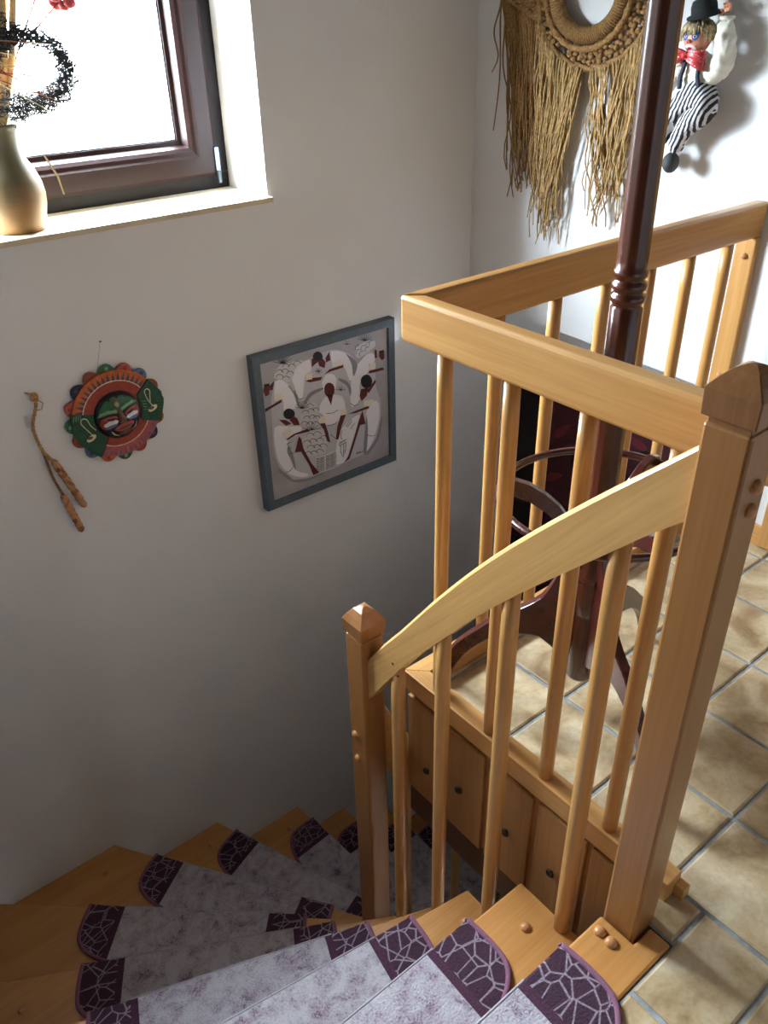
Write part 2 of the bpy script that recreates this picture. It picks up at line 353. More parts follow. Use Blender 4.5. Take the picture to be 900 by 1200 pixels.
# lower flight: handrail and balusters going down to the right
LTOP = [(0.064, -0.06), (0.092, -0.116), (0.134, -0.206), (0.22, -0.36), (0.40, -0.56), (1.30, -1.33)]; LBOT = [(1.30, -1.55), (0.50, -0.87), (0.30, -0.68), (0.171, -0.50), (0.092, -0.351), (0.064, -0.30)]
zs = lambda x: interp(LTOP, x)
under(mk('lower_handrail', prism(LTOP + LBOT, 1, 0.800, 0.838), wood_x, bevel=0.005), stair)
for x in (0.20, 0.42, 0.64, 0.86, 1.08): under(mk('baluster', lathe([(0.0155, zs(x) - 0.95), (0.0155, zs(x) - 0.15)], (x, 0.87, 0), 12), wood_z, smooth=True), stair)

# ------------------------------------------------------------------ carpet mats, one per step
def mat_materials():
    m, nt, N, Lk, b = nmat('mat_field'); v = coords(N, Lk, (1, 1, 1))
    n = noise(N, Lk, v, 22, 5, 0.65, 0.5); n2 = noise(N, Lk, v, 230, 3, 0.7)
    mx = N.new('ShaderNodeMix'); mx.data_type = 'FLOAT'; mx.inputs[0].default_value = 0.4; Lk.new(n, mx.inputs[2]); Lk.new(n2, mx.inputs[3])
    r = ramp(N, [(0.36, (104, 76, 98)), (0.46, (164, 152, 162)), (0.57, (186, 182, 188))]); Lk.new(mx.outputs[0], r.inputs[0]); Lk.new(r.outputs[0], b.inputs['Base Color'])
    b.inputs['Roughness'].default_value = 1.0; b.inputs['Sheen Weight'].default_value = 0.15; bump(N, Lk, b, n2, 0.7, 0.006); field = m
    m, nt, N, Lk, b = nmat('mat_end'); v = coords(N, Lk, (1, 1, 1))
    vo = N.new('ShaderNodeTexVoronoi'); vo.voronoi_dimensions = '2D'; vo.feature = 'DISTANCE_TO_EDGE'; vo.inputs['Scale'].default_value = 19; Lk.new(v, vo.inputs['Vector'])
    n2 = noise(N, Lk, v, 230, 3, 0.7)
    vo2 = N.new('ShaderNodeTexVoronoi'); vo2.voronoi_dimensions = '2D'; vo2.feature = 'DISTANCE_TO_EDGE'; vo2.inputs['Scale'].default_value = 15; Lk.new(coords(N, Lk, (1, 1.7, 1), (0, 0, 0.7)), vo2.inputs['Vector'])
    mn = N.new('ShaderNodeMath'); mn.operation = 'MINIMUM'; Lk.new(vo.outputs['Distance'], mn.inputs[0]); Lk.new(vo2.outputs['Distance'], mn.inputs[1])
    r = ramp(N, [(0.020, (158, 140, 154)), (0.042, (70, 40, 58))]); Lk.new(mn.outputs[0], r.inputs[0])
    mx = N.new('ShaderNodeMix'); mx.data_type = 'RGBA'; mx.blend_type = 'MULTIPLY'; mx.inputs[0].default_value = 0.6
    r2 = ramp(N, [(0.3, (120, 120, 120)), (0.65, (255, 255, 255))]); Lk.new(n2, r2.inputs[0]); Lk.new(r.outputs[0], mx.inputs[6]); Lk.new(r2.outputs[0], mx.inputs[7]); Lk.new(mx.outputs[2], b.inputs['Base Color'])
    b.inputs['Roughness'].default_value = 1.0; bump(N, Lk, b, n2, 0.7, 0.006); end = m
    stripe = plain('mat_stripe', (66, 36, 54), 1.0, 0.25, 220, 0.6); bind = plain('mat_binding', (126, 82, 104), 0.9, 0.1, 260, 0.4)
    lip = plain('mat_front_edge', (168, 164, 170), 1.0, 0.08, 220, 0.4)
    return field, end, stripe, bind, lip
MF, ME, MS, MB, ML = mat_materials()
CURVE = [(0.0, 0.0), (-0.003, 0.05), (0.0, 0.095), (0.012, 0.122), (0.038, 0.145), (0.075, 0.163), (0.103, 0.172), (0.118, 0.175), (0.20, 0.186), (0.35, 0.190)]
def backdepth(s, ln):
    s = min(s, ln - s)
    for (a, b), (c_, d_) in zip(CURVE[2:], CURVE[3:]):
        if a <= s <= c_: return b + (d_ - b) * (s - a) / (c_ - a)
    return 0.19
MATPOS = [((-0.108, 0.066), 180), ((-0.108, 0.296), 179.6), ((-0.112, 0.478), 171), ((-0.127, 0.640), 159.4), ((-0.128, 0.812), 150.6), ((-0.116, 1.003), 137.6),
          ((0.040, 1.089), 123.5), ((0.247, 1.073), 110.6), ((0.408, 1.02), 94), ((0.622, 1.01), 91.5), ((0.865, 1.01), 90), ((1.10, 1.01), 90)]
order = ['at the top of the stairs, beside the tall newel', 'on the first step below the landing', 'on the second step below the landing', 'on the third step below the landing', 'on the fourth step, where the stairs start to turn',
         'on the fifth step, in the middle of the turn', 'on the sixth step, below the sun mask', 'on the seventh step down, running to the wall', 'on the eighth step down, running to the wall', 'on the ninth step, behind the short newel',
         'on the tenth step, below the panelled cabinet', 'on the eleventh step, below the panelled cabinet']
for k, ((ax, ay), ang) in enumerate(MATPOS):
    a = math.radians(ang); d = Vector((math.cos(a), math.sin(a))); u = Vector((-d.y, d.x)); ln = 0.705; z = -RISE * k; th = 0.009
    root = empty('stair_mat', (ax + d.x * ln / 2, ay + d.y * ln / 2, z), label='grey-lilac stair mat with plum ends ' + order[k], cat='stair mat', group='stair mats on the treads')
    M = Matrix(((d.x, u.x, 0, ax), (d.y, u.y, 0, ay), (0, 0, 1, z), (0, 0, 0, 1)))
    def put(o): o.data.transform(M); o.parent = root; o.matrix_parent_inverse = Matrix.Translation(-Vector(root.location)); return o
    e0, e1 = 0.098, ln - 0.098; s0 = 0.018
    # field and stripes wrap over the nose at the front
    def strip(name, sa, sb, mat, zt, n=8):
        V, F = [], []
        for i in range(n + 1):
            s = sa + (sb - sa) * i / n; bd = backdepth(s, ln)
            V += [(s, -0.007, -0.03), (s, -0.007, zt - 0.004), (s, -0.002, zt), (s, bd * 0.5, zt), (s, bd, zt), (s, bd, 0.0005), (s, -0.0005, 0.0005), (s, -0.0005, -0.03)]
        for i in range(n):
            for q in range(8): F.append((i * 8 + q, i * 8 + (q + 1) % 8, (i + 1) * 8 + (q + 1) % 8, (i + 1) * 8 + q))
        F += [tuple(range(8)), tuple(n * 8 + q for q in range(7, -1, -1))]
        return put(mk(name, (V, F), mat))
    strip('field', e0 + s0, e1 - s0, MF, th, 10); strip('stripe', e0, e0 + s0, MS, th + 0.0006, 3); strip('stripe', e1 - s0, e1, MS, th + 0.0006, 3)
    strip('end_panel', 0.032, e0, ME, th, 6); strip('end_panel', e1, ln - 0.032, ME, th, 6)
    for sgn in (0, 1):
        f = (lambda s: ln - s) if sgn else (lambda s: s)
        loop = [(f(0.034), -0.006), (f(0.0), -0.006), (f(-0.002), 0.05), (f(0.0), 0.095), (f(0.012), 0.122), (f(0.034), 0.1415)]
        V, F = prism(loop, 2, 0.0006, th - 0.0002); put(mk('end_panel', (V, F), ME))
        path = [(f(s), t_, 0.006) for s, t_ in [(0.001, -0.005)] + CURVE]; path = [tuple(q) for q in spline(path, 3)]
        put(mk('binding', tube(path, 0.0065, 8), MB, smooth=True))
    put(mk('front_edge', tube([(e0, -0.006, th - 0.002), (e1, -0.006, th - 0.0025)], 0.0025, 8), ML, smooth=True))

# ------------------------------------------------------------------ landing balustrade
H, HR, TR = 0.9775, 0.0908, 0.0353; XR, YL = 0.1044, 0.7605
bal = empty('landing_balustrade', (XR, YL, 0), label='beech balustrade with flat handrails around the tiled landing corner', cat='railing')
def rail(name, poly, mat):   # board with rounded top edges
    o = under(mk(name, prism(poly, 2, H - HR, H), mat, bevel=0.008, seg=3), bal); return o
rail('front_handrail', [(XR, 0.0), (XR + TR, 0.0), (XR + TR, YL - TR), (XR, YL)], wood_y)
rail('back_handrail', [(XR, YL), (XR + TR, YL - TR), (XB - 0.001, YL - TR), (XB - 0.001, YL)], wood_x)
XCB, CW, ZCB, HCB = 0.1038, 0.046, 0.05, 0.055
under(mk('front_curb', prism([(XCB, 0.008), (XCB + CW, 0.008), (XCB + CW, YL - CW), (XCB, YL)], 2, ZCB - HCB, ZCB), wood_y, bevel=0.002), bal)
under(mk('back_curb', prism([(XCB, YL), (XCB + CW, YL - CW), (XB, YL - CW), (XB, YL)], 2, ZCB - HCB, ZCB), wood_x, bevel=0.002), bal)
under(mk('curb_block', box(XCB + CW - 0.02, XCB + CW + 0.003, -0.012, 0.03, 0.0, 0.03), wood_y, bevel=0.002), bal)
bm_ = lathe([(0.0148, ZCB - 0.002), (0.0154, ZCB + 0.06), (0.0154, H - HR - 0.08), (0.0148, H - HR + 0.004)], (0, 0, 0), 20)
bme = mk('baluster', bm_, wood_z, smooth=True); bdata = bme.data; bpy.data.objects.remove(bme)
def baluster(x, y):
    o = bpy.data.objects.new('baluster', bdata); C.objects.link(o); o.parent = bal; o.matrix_parent_inverse = Matrix.Translation(-Vector(bal.location)); o.location = (x, y, 0)
for y in (0.6533, 0.4849, 0.3208, 0.1553): baluster(XR + TR / 2 + 0.002, y)
for x in (0.353, 0.530, 0.700, 0.868, 1.032, 1.203): baluster(x, YL - TR / 2)
wp = under(mk('wall_plank', box(XB - 0.024, XB, YL - TR + 0.001, YL - TR + 0.058, -0.006, H - HR), wood_z, bevel=0.003), bal)
for z in (0.835, 0.49): button(wp, (XB - 0.024, YL - TR + 0.026, z), (-1, 0, 0), 0.009)
under(mk('dowel', tube([(N1W - 0.002, 0.03, H - 0.05), (XR + 0.002, 0.03, H - 0.05)], 0.012, 10), wood_x), bal)

# ------------------------------------------------------------------ cabinet under the landing edge
cab = empty('under_floor_cabinet', (0.13, 0.40, -0.47), label='row of small beech cupboard doors set into the edge below the landing floor', cat='cabinet')
xd = 0.116
under(mk('carcass', box(xd + 0.016, 0.135 + 0.25, 0.07, YL - 0.004, -0.46, -0.302), door_m), cab)
under(mk('front_frame', box(xd + 0.0125, xd + 0.03, 0.07, YL - 0.004, -0.46, -0.006), plinth_m), cab)
under(mk('stile', box(xd + 0.003, xd + 0.0125, 0.07, YL - 0.004, -0.352, -0.006), door_m), cab)
for i, (a, b) in enumerate([(0.632, 0.752), (0.483, 0.604), (0.337, 0.468), (0.190, 0.319), (0.07, 0.177)]):
    d = under(mk('door', box(xd - 0.006, xd + 0.004, a, b, -0.355, -0.028), door_m, bevel=0.0025), cab)
    ky = {0: 0.675, 1: 0.557, 2: 0.40, 3: 0.264, 4: 0.12}[i]; kz = -0.237 if i == 0 else -0.20
    kv = lathe([(0.005, 0), (0.005, 0.003), (0.0105, 0.005), (0.0105, 0.008), (0.007, 0.010), (0.006, 0.0085), (0.001, 0.009)], (0, 0, 0), 12)
    ko = mk('knob', kv, dark_metal, smooth=True); ko.data.transform(Matrix.Translation((xd - 0.006, ky, kz)) @ Matrix.Rotation(math.radians(-90), 4, 'Y')); ko.parent = d
under(mk('plinth', box(xd + 0.006, xd + 0.02, 0.07, YL - 0.004, -0.47, -0.357), plinth_m), cab)

# ------------------------------------------------------------------ coat stand
PX, PY = 0.385, 0.452
cs = empty('coat_stand', (PX, PY, 0), label='dark mahogany coat stand with ring and three curved legs on the landing tiles', cat='coat stand')
prof = [(0.010, 0.088), (0.030, 0.090), (0.033, 0.096), (0.033, 0.27), (0.031, 0.273), (0.031, 0.277), (0.033, 0.28), (0.033, 0.36), (0.030, 0.365), (0.036, 0.375), (0.036, 0.385), (0.028, 0.40), (0.0285, 0.72), (0.0285, 0.965),
        (0.026, 0.968), (0.026, 0.974), (0.031, 0.978), (0.031, 0.988), (0.026, 0.992), (0.026, 0.996), (0.031, 1.000), (0.031, 1.010), (0.026, 1.014), (0.026, 1.018), (0.030, 1.022), (0.030, 1.032), (0.0268, 1.036), (0.0268, 1.05), (0.0268, 1.80), (0.030, 1.81), (0.030, 1.83), (0.02, 1.85), (0.028, 1.87), (0.022, 1.90), (0.002, 1.915)]
V, F = [], []; n = 40
for r, z in prof:
    for k in range(n):
        fl = 0.0018 if (1.05 <= z <= 1.80 or 0.40 <= z <= 0.966) and k % 4 == 0 else 0.0
        a = 2 * math.pi * k / n; V.append((PX - 0.006 * z + (r - fl) * math.cos(a), PY + 0.0045 * z + (r - fl) * math.sin(a), z))
for i in range(len(prof) - 1):
    for k in range(n): F.append((i * n + k, i * n + (k + 1) % n, (i + 1) * n + (k + 1) % n, (i + 1) * n + k))
F += [tuple(range(n - 1, -1, -1)), tuple((len(prof) - 1) * n + k for k in range(n))]
under(mk('pole', (V, F), mahog, smooth=True), cs)
LT = [(0.020, 0.50), (0.045, 0.44), (0.07, 0.382), (0.084, 0.342), (0.106, 0.299), (0.148, 0.263), (0.188, 0.240), (0.235, 0.194), (0.294, 0.130), (0.317, 0.072), (0.322, 0.0)]
LB = [(0.308, 0.0), (0.299, 0.048), (0.259, 0.119), (0.194, 0.175), (0.117, 0.192), (0.083, 0.175), (0.055, 0.150), (0.020, 0.135)]
A0 = math.atan2(0.688 - 0.442, 0.187 - 0.372)
def radial(poly, ang, th):
    V, F = prism(poly, 1, -th / 2, th / 2); c_, s_ = math.cos(ang), math.sin(ang)
    return [(PX + x * c_ - y * s_, PY + x * s_ + y * c_, z) for x, y, z in V], F
leg_poly = [(q.x, q.y) for q in spline([(a, b, 0) for a, b in LT], 3)] + [(q.x, q.y) for q in spline([(a, b, 0) for a, b in LB], 3)]
br_poly = [(0.215, 0.583), (0.188, 0.592), (0.151, 0.583), (0.115, 0.563), (0.085, 0.538), (0.06, 0.505), (0.02, 0.47), (0.02, 0.42), (0.06, 0.465), (0.085, 0.495), (0.111, 0.520), (0.148, 0.543), (0.186, 0.553), (0.215, 0.556)]
for k in range(3):
    a = A0 + k * 2 * math.pi / 3
    under(mk('leg', radial(leg_poly, a, 0.024), mahog_d, bevel=0.003), cs); under(mk('ring_bracket', radial(br_poly, a, 0.020), mahog_d, bevel=0.003), cs)
R_ = 0.213
under(mk('ring', tube([(PX + R_ * math.cos(t), PY + R_ * math.sin(t), 0.566) for t in [2 * math.pi * i / 64 for i in range(65)]], 0.0085, 10), mahog_d, smooth=True), cs)

# ------------------------------------------------------------------ patterned textile on the right wall down the stairwell
XT = XB + REC
tx = empty('wall_textile', (XT - 0.012, 1.291, -0.949), label='dark maroon woven textile with eye-shaped leaf motifs on the stairwell wall', cat='textile')
tm = plain('maroon_weave', (72, 28, 36), 0.95, 0.18, 140, 0.5); tb = plain('black_weave', (26, 20, 22), 0.95, 0.15, 140, 0.5)
te = plain('leaf_black', (24, 18, 20), 0.95); tg = plain('seed_olive', (150, 142, 96), 0.95); tr_ = plain('leaf_red', (112, 38, 48), 0.95)
def wavy(y0, y1, z0, z1, x, dx, n=14):
    V, F = [], []
    for i in range(n + 1):
        z = z0 + (z1 - z0) * i / n; w = 0.004 * math.sin(i * 2.1)
        V += [(x, y0 - w, z), (x, y1 + w, z), (x + dx, y0 - w, z), (x + dx, y1 + w, z)]
    for i in range(n):
        a = i * 4; b_ = a + 4
        F += [(a, a + 1, b_ + 1, b_), (a + 2, b_ + 2, b_ + 3, a + 3), (a, b_, b_ + 2, a + 2), (a + 1, a + 3, b_ + 3, b_ + 1)]
    F += [(0, 2, 3, 1), (n * 4, n * 4 + 1, n * 4 + 3, n * 4 + 2)]
    return V, F
under(mk('cloth', wavy(0.909, 1.695, -0.949, 0.164, XT - 0.012, 0.006), tm), tx)
under(mk('border', join(wavy(1.564, 1.699, -0.949, 0.168, XT - 0.0135, 0.004), box(XT - 0.0135, XT - 0.01, 0.909, 1.619, 0.104, 0.166)), tb), tx)
def leafpoly(cy, cz, l, w, ang):
    out = []
    for i in range(16):
        t = 2 * math.pi * i / 16; x = l * math.cos(t); y = w * math.sin(t) * (1 - 0.35 * math.cos(t)); out.append((cy + x * math.cos(ang) - y * math.sin(ang), cz + x * math.sin(ang) + y * math.cos(ang)))
    return out
for (cy, cz, a) in [(1.368, -0.109, 1.8), (1.335, -0.284, 1.9), (1.368, -0.404, 1.7), (1.149, -0.131, 1.2), (1.16, -0.349, 1.5), (1.39, -0.589, 1.7), (1.051, 0.0, 0.6)]:
    lf = under(mk('leaf_motif', prism(leafpoly(cy, cz, 0.062, 0.035, a), 0, XT - 0.0137, XT - 0.011), te), tx)
    mk('seed_motif', prism(leafpoly(cy, cz - 0.01, 0.019, 0.014, a), 0, XT - 0.0145, XT - 0.012), tg, lf)
for (cy, cz, a) in [(1.466, -0.022, 2.3), (1.237, 0.0, 0.4), (1.488, -0.24, 2.6), (1.128, 0.055, 0.2), (1.259, -0.491, 0.7)]:
    under(mk('red_motif', prism(leafpoly(cy, cz, 0.05, 0.016, a), 0, XT - 0.0140, XT - 0.0135 + 0.002), tr_), tx)

# ------------------------------------------------------------------ jute wall hanging
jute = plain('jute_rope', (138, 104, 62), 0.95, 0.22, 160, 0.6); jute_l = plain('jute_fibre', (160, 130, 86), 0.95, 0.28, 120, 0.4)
jh = empty('jute_wall_hanging', (XB, 1.35, 1.1), label='brown crocheted jute wall hanging with a wrapped ring and long frayed fringe', cat='wall hanging')
rc = (XB - 0.045, 1.345, 1.452); rr = 0.118
def twist(path, r, turns, n=3):
    """rope: strands wound round a path"""
    out = []; P = [Vector(p) for p in path]; m = len(P)
    for s in range(n):
        q = []
        for i, p in enumerate(P):
            d = (P[min(i + 1, m - 1)] - P[max(i - 1, 0)]).normalized(); e = d.cross(Vector((1, 0.01, 0))).normalized(); g = d.cross(e)
            a = 2 * math.pi * (turns * i / (m - 1) + s / n); q.append(p + (e * math.cos(a) + g * math.sin(a)) * r * 0.55)
        out.append(tube(q, r * 0.62, 6))
    return join(*out)
def arcpts(cy, cz, r, a0, a1, x, n=70, sq=1.0): return [(x, cy + r * math.cos(math.radians(a0 + (a1 - a0) * i / n)), cz + sq * r * math.sin(math.radians(a0 + (a1 - a0) * i / n))) for i in range(n + 1)]
# wrapped ring: torus with windings
rp = arcpts(rc[1], rc[2], 0.118, 0, 360, rc[0], 120, 0.88)
wind = []
for i in range(104):
    t = 2 * math.pi * i / 104; c_ = Vector((rc[0], rc[1] + 0.118 * math.cos(t), rc[2] + 0.88 * 0.118 * math.sin(t))); nrm = Vector((0, math.cos(t), math.sin(t)))
    lp = [c_ + (nrm * math.cos(b_) + Vector((1, 0, 0)) * math.sin(b_)) * 0.0205 for b_ in [2 * math.pi * j / 10 for j in range(11)]]
    wind.append(tube(lp, 0.0036, 6, False))
ro = under(mk('wrapped_ring', tube(rp, 0.0185, 10), jute, smooth=True), jh)
tag(mk('winding', join(*wind), jute, ro, smooth=True), kind='stuff')
under(mk('inner_cord', twist(arcpts(rc[1], rc[2], 0.150, 170, 370, rc[0] - 0.008, 90, 0.92), 0.010, 26), jute, smooth=True), jh)
lower = arcpts(rc[1] - 0.02, rc[2] - 0.005, 0.205, 172, 375, rc[0], 90, 0.88)
under(mk('edge_cord', twist(lower, 0.011, 34), jute, smooth=True), jh)
under(mk('side_cord', twist([(rc[0] + 0.012, 1.69 - 0.0095 * i, 1.452 - 0.0042 * i) for i in range(21)], 0.008, 14), jute, smooth=True), jh)
kn = []
rnd = random.Random(3)
def knot(y, z, x): kn.append(ball((x + rnd.uniform(-.006, .006), y, z), (0.009, rnd.uniform(0.008, 0.013), rnd.uniform(0.006, 0.010)), 7, 5))
for r in [0.152, 0.165, 0.178, 0.191]:
    m = int(r * 330)
    for i in range(m):
        t = 2 * math.pi * i / m
        if r > 0.16 and abs(((math.degrees(t) - 305) + 180) % 360 - 180) < 8 and rnd.random() < .75: continue
        knot(rc[1] - 0.012 + r * math.cos(t) + rnd.uniform(-.004, .004), rc[2] + 0.88 * r * math.sin(t) + rnd.uniform(-.004, .004), rc[0] + 0.004)
for i in range(16):
    for j in range(20):
        y = 1.70 - 0.0125 * i; z = 1.46 - 0.0052 * i + 0.0115 * j
        if (y - rc[1]) ** 2 + ((z - rc[2]) / 0.88) ** 2 > 0.19 ** 2: knot(y, z, rc[0] + 0.015)
tag(under(mk('crocheted_body', join(*kn), jute, smooth=True), jh), kind='stuff')
under(mk('backing', prism([(1.50, 1.40), (1.70, 1.455), (1.70, 1.69), (1.50, 1.66)], 0, XB - 0.028, XB - 0.014), jute), jh)
def strand(y0, z0, y1, z1, x0, amp, r):
    n = 13; ph = rnd.uniform(0, 6.28); f = rnd.uniform(5, 11); q = []
    for i in range(n + 1):
        t = i / n; e = amp * (0.25 + t); q.append((min(XB - 0.006, x0 + 0.012 * math.sin(ph + f * t) * (0.4 + t) + 0.012 * t), y0 + (y1 - y0) * (t ** 0.85) + e * math.sin(ph * 2 + f * t * 1.3), z0 + (z1 - z0) * t))
    return tube(q, [r * (1 - 0.35 * (i / n)) for i in range(n + 1)], 5)
def edge_z(y): return rc[2] - 0.005 - 0.88 * math.sqrt(max(0.0, 0.205 ** 2 - (y - rc[1] + 0.02) ** 2))
FA, FB, FC = [], [], []
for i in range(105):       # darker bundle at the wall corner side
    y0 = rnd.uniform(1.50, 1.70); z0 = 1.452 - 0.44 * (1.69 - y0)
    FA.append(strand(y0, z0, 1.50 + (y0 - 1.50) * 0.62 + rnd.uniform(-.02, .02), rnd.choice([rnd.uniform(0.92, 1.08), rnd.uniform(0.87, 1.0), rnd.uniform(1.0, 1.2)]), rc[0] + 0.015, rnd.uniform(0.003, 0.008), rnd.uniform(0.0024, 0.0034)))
for i in range(92):       # main bundle below the ring
    y0 = rnd.uniform(1.335, 1.525); z0 = edge_z(y0)
    FB.append(strand(y0, z0, 1.455 + (y0 - 1.42) * 0.42 + rnd.uniform(-.02, .02), rnd.choice([rnd.uniform(0.74, 0.9), rnd.uniform(0.85, 1.05)]), rc[0] - 0.006, rnd.uniform(0.004, 0.013), rnd.uniform(0.0022, 0.0036)))
for i in range(68):        # bundle behind the coat-stand pole
    y0 = rnd.uniform(1.12, 1.318); z0 = edge_z(y0)
    FC.append(strand(y0, z0, 1.235 + (y0 - 1.235) * 0.62 + rnd.uniform(-.03, .03), rnd.choice([rnd.uniform(0.83, 0.95), rnd.uniform(0.9, 1.05)]), rc[0] - 0.006, rnd.uniform(0.005, 0.014), rnd.uniform(0.0022, 0.0034)))
FA.append(strand(1.70, 1.44, 1.73, 1.24, rc[0] + .01, 0.004, 0.003)); FA.append(strand(1.69, 1.44, 1.71, 1.07, rc[0] + .01, 0.004, 0.0028)); FA.append(strand(1.66, 1.43, 1.63, 0.87, rc[0] + .01, 0.005, 0.0028))
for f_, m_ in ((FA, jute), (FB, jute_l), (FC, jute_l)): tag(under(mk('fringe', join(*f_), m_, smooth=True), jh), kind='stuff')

# ------------------------------------------------------------------ clown doll on the right wall
cl = empty('clown_doll', (XB, 0.955, 1.03), label='small clown doll in striped trousers, white shirt and red bow tie', cat='doll')
xo = XB - 0.048
skin = plain('doll_skin', (214, 150, 120), 0.45); shirt = plain('white_satin', (236, 232, 218), 0.45, 0.05, 40, 0.5); blk = plain('black_felt', (32, 36, 38), 0.85, 0.1, 90, 0.2)
hairm = plain('ash_blond_hair', (176, 160, 124), 0.6, 0.3, 120, 0.5); redm = None
m, nt, N, Lk, b = nmat('red_dotted_satin'); vo = N.new('ShaderNodeTexVoronoi'); vo.inputs['Scale'].default_value = 120; Lk.new(coords(N, Lk, (1, 1, 1)), vo.inputs['Vector'])
r = ramp(N, [(0.16, (240, 220, 220)), (0.24, (198, 62, 66))]); Lk.new(vo.outputs['Distance'], r.inputs[0]); Lk.new(r.outputs[0], b.inputs['Base Color']); b.inputs['Roughness'].default_value = 0.35; bow_m = m
m, nt, N, Lk, b = nmat('striped_cotton'); wv = N.new('ShaderNodeTexWave'); wv.bands_direction = 'Y'; wv.inputs['Scale'].default_value = 28; wv.inputs['Distortion'].default_value = 1.6; wv.inputs['Detail'].default_value = 1; wv.inputs['Detail Scale'].default_value = 0.4
Lk.new(coords(N, Lk, (1, 1, 1), (math.radians(-24), 0, 0)), wv.inputs['Vector']); r = ramp(N, [(0.48, (34, 36, 46)), (0.56, (206, 204, 204))]); Lk.new(wv.outputs[0], r.inputs[0]); Lk.new(r.outputs[0], b.inputs['Base Color']); b.inputs['Roughness'].default_value = 0.9; strip_m = m
def skinmesh(name, pts, mat, edges=None, sub=2, parent=cl, noise_amp=0):
    me = bpy.data.meshes.new(name); me.from_pydata([p[:3] for p in pts], edges or [(i, i + 1) for i in range(len(pts) - 1)], [])
    o = link(name, me, mat); sk = o.modifiers.new('skin', 'SKIN'); sk.use_smooth_shade = True
    for i, p in enumerate(pts):
        me.skin_vertices[0].data[i].radius = (p[3], p[3] if len(p) < 5 else p[4])
    me.skin_vertices[0].data[0].use_root = True
    s = o.modifiers.new('sub', 'SUBSURF'); s.levels = sub; s.render_levels = sub
    if noise_amp:
        tx_ = bpy.data.textures.new(name + '_folds', 'CLOUDS'); tx_.noise_scale = 0.014; dm = o.modifiers.new('folds', 'DISPLACE'); dm.texture = tx_; dm.strength = noise_amp; dm.mid_level = 0.5
    if parent is not None: under(o, parent)
    return o
X = xo
# trunk, sleeves and trousers: one continuous clothed body, then the trousers over it
skinmesh('shirt', [(X, 0.965, 1.225, 0.030), (X, 0.962, 1.262, 0.036), (X, 0.963, 1.297, 0.028), (X, 0.970, 1.318, 0.014), (X - .004, 0.918, 1.272, 0.030), (X - 0.012, 0.889, 1.286, 0.031), (X - .014, 0.893, 1.330, 0.029), (X - .010, 0.902, 1.368, 0.023), (X - .006, 0.906, 1.386, 0.014), (X - .004, 1.005, 1.282, 0.022), (X - .012, 1.035, 1.25, 0.022), (X - .014, 1.042, 1.215, 0.017)],
         shirt, [(0, 1), (1, 2), (2, 3), (1, 4), (4, 5), (5, 6), (6, 7), (7, 8), (1, 9), (9, 10), (10, 11)], 3, cl, 0.014)
for (a0, a1) in ((0.935, 0.945), (0.992, 0.985)):
    under(mk('brace', tube([(X - 0.034, a0, 1.232), (X - 0.040, (a0 + a1) / 2, 1.262), (X - 0.034, a1, 1.292), (X - .018, a1, 1.312)], 0.0065, 6), plain('navy_braces' + str(a0), (52, 60, 78), 0.8)), cl)
skinmesh('trousers', [(X, 0.962, 1.238, 0.042), (X - .004, 0.945, 1.215, 0.044), (X - .018, 0.912, 1.200, 0.038), (X - .022, 0.916, 1.176, 0.034), (X - .022, 0.945, 1.163, 0.032), (X - .016, 0.968, 1.140, 0.029), (X - .012, 0.985, 1.112, 0.024), (X - .012, 0.994, 1.070, 0.020), (X - .004, 1.00, 1.19, 0.036), (X - .008, 1.035, 1.15, 0.030), (X - .006, 1.045, 1.09, 0.022)],
         strip_m, [(0, 1), (1, 2), (2, 3), (3, 4), (4, 5), (5, 6), (6, 7), (1, 8), (8, 9), (9, 10)], 3, cl, 0.012)
for (y, z) in ((0.993, 1.050), (1.048, 1.060)):
    under(mk('shoe', ball((X - 0.020, y, z), (0.026, 0.021, 0.027), 14, 10), plain('grey_shoe' + str(y), (52, 56, 58), 0.7), smooth=True), cl)
hd = under(mk('head', join(ball((X - 0.012, 0.974, 1.347), (0.034, 0.034, 0.038), 18, 14), ball((X - 0.046, 0.976, 1.340), (0.005, 0.005, 0.005), 8, 6), ball((X - .010, 0.9405, 1.345), (0.006, 0.004, 0.009), 8, 6)), skin, smooth=True), cl)
def facedisc(name, y, z, ry, rz, mat, dx=0.0): 
    # thin patch following the front of the head
    V, F = [], []; n = 14
    def fx(yy, zz):
        k = 1 - ((yy - 0.974) / 0.034) ** 2 - ((zz - 1.347) / 0.038) ** 2; return X - 0.012 - 0.034 * math.sqrt(max(k, 0.02)) - 0.0009 - dx
    V.append((fx(y, z), y, z))
    for rr_ in (0.55, 1.0):
        for i in range(n):
            t = 2 * math.pi * i / n; yy, zz = y + ry * rr_ * math.cos(t), z + rz * rr_ * math.sin(t); V.append((fx(yy, zz), yy, zz))
    for i in range(n): F += [(0, 1 + i, 1 + (i + 1) % n), (1 + i, 1 + n + i, 1 + n + (i + 1) % n, 1 + (i + 1) % n)]
    return mk(name, (V, F), mat, hd, smooth=True)
wp_ = plain('white_paint', (240, 236, 232), 0.5); bl_ = plain('blue_paint', (56, 104, 176), 0.5); rd_ = plain('red_paint', (176, 40, 52), 0.4); bk_ = plain('black_paint', (24, 24, 28), 0.4)
facedisc('mouth_patch', 0.976, 1.324, 0.017, 0.0085, wp_); facedisc('lips', 0.976, 1.324, 0.006, 0.003, rd_, 0.0006)
for y in (0.990, 0.962):
    facedisc('eye_paint', y, 1.353, 0.0085, 0.012, bl_); facedisc('eye', y, 1.350, 0.0045, 0.0035, wp_, 0.0006); facedisc('pupil', y, 1.350, 0.0022, 0.0028, bk_, 0.0012)
facedisc('nose_paint', 0.976, 1.3385, 0.0045, 0.004, rd_, 0.0045)
hs = []
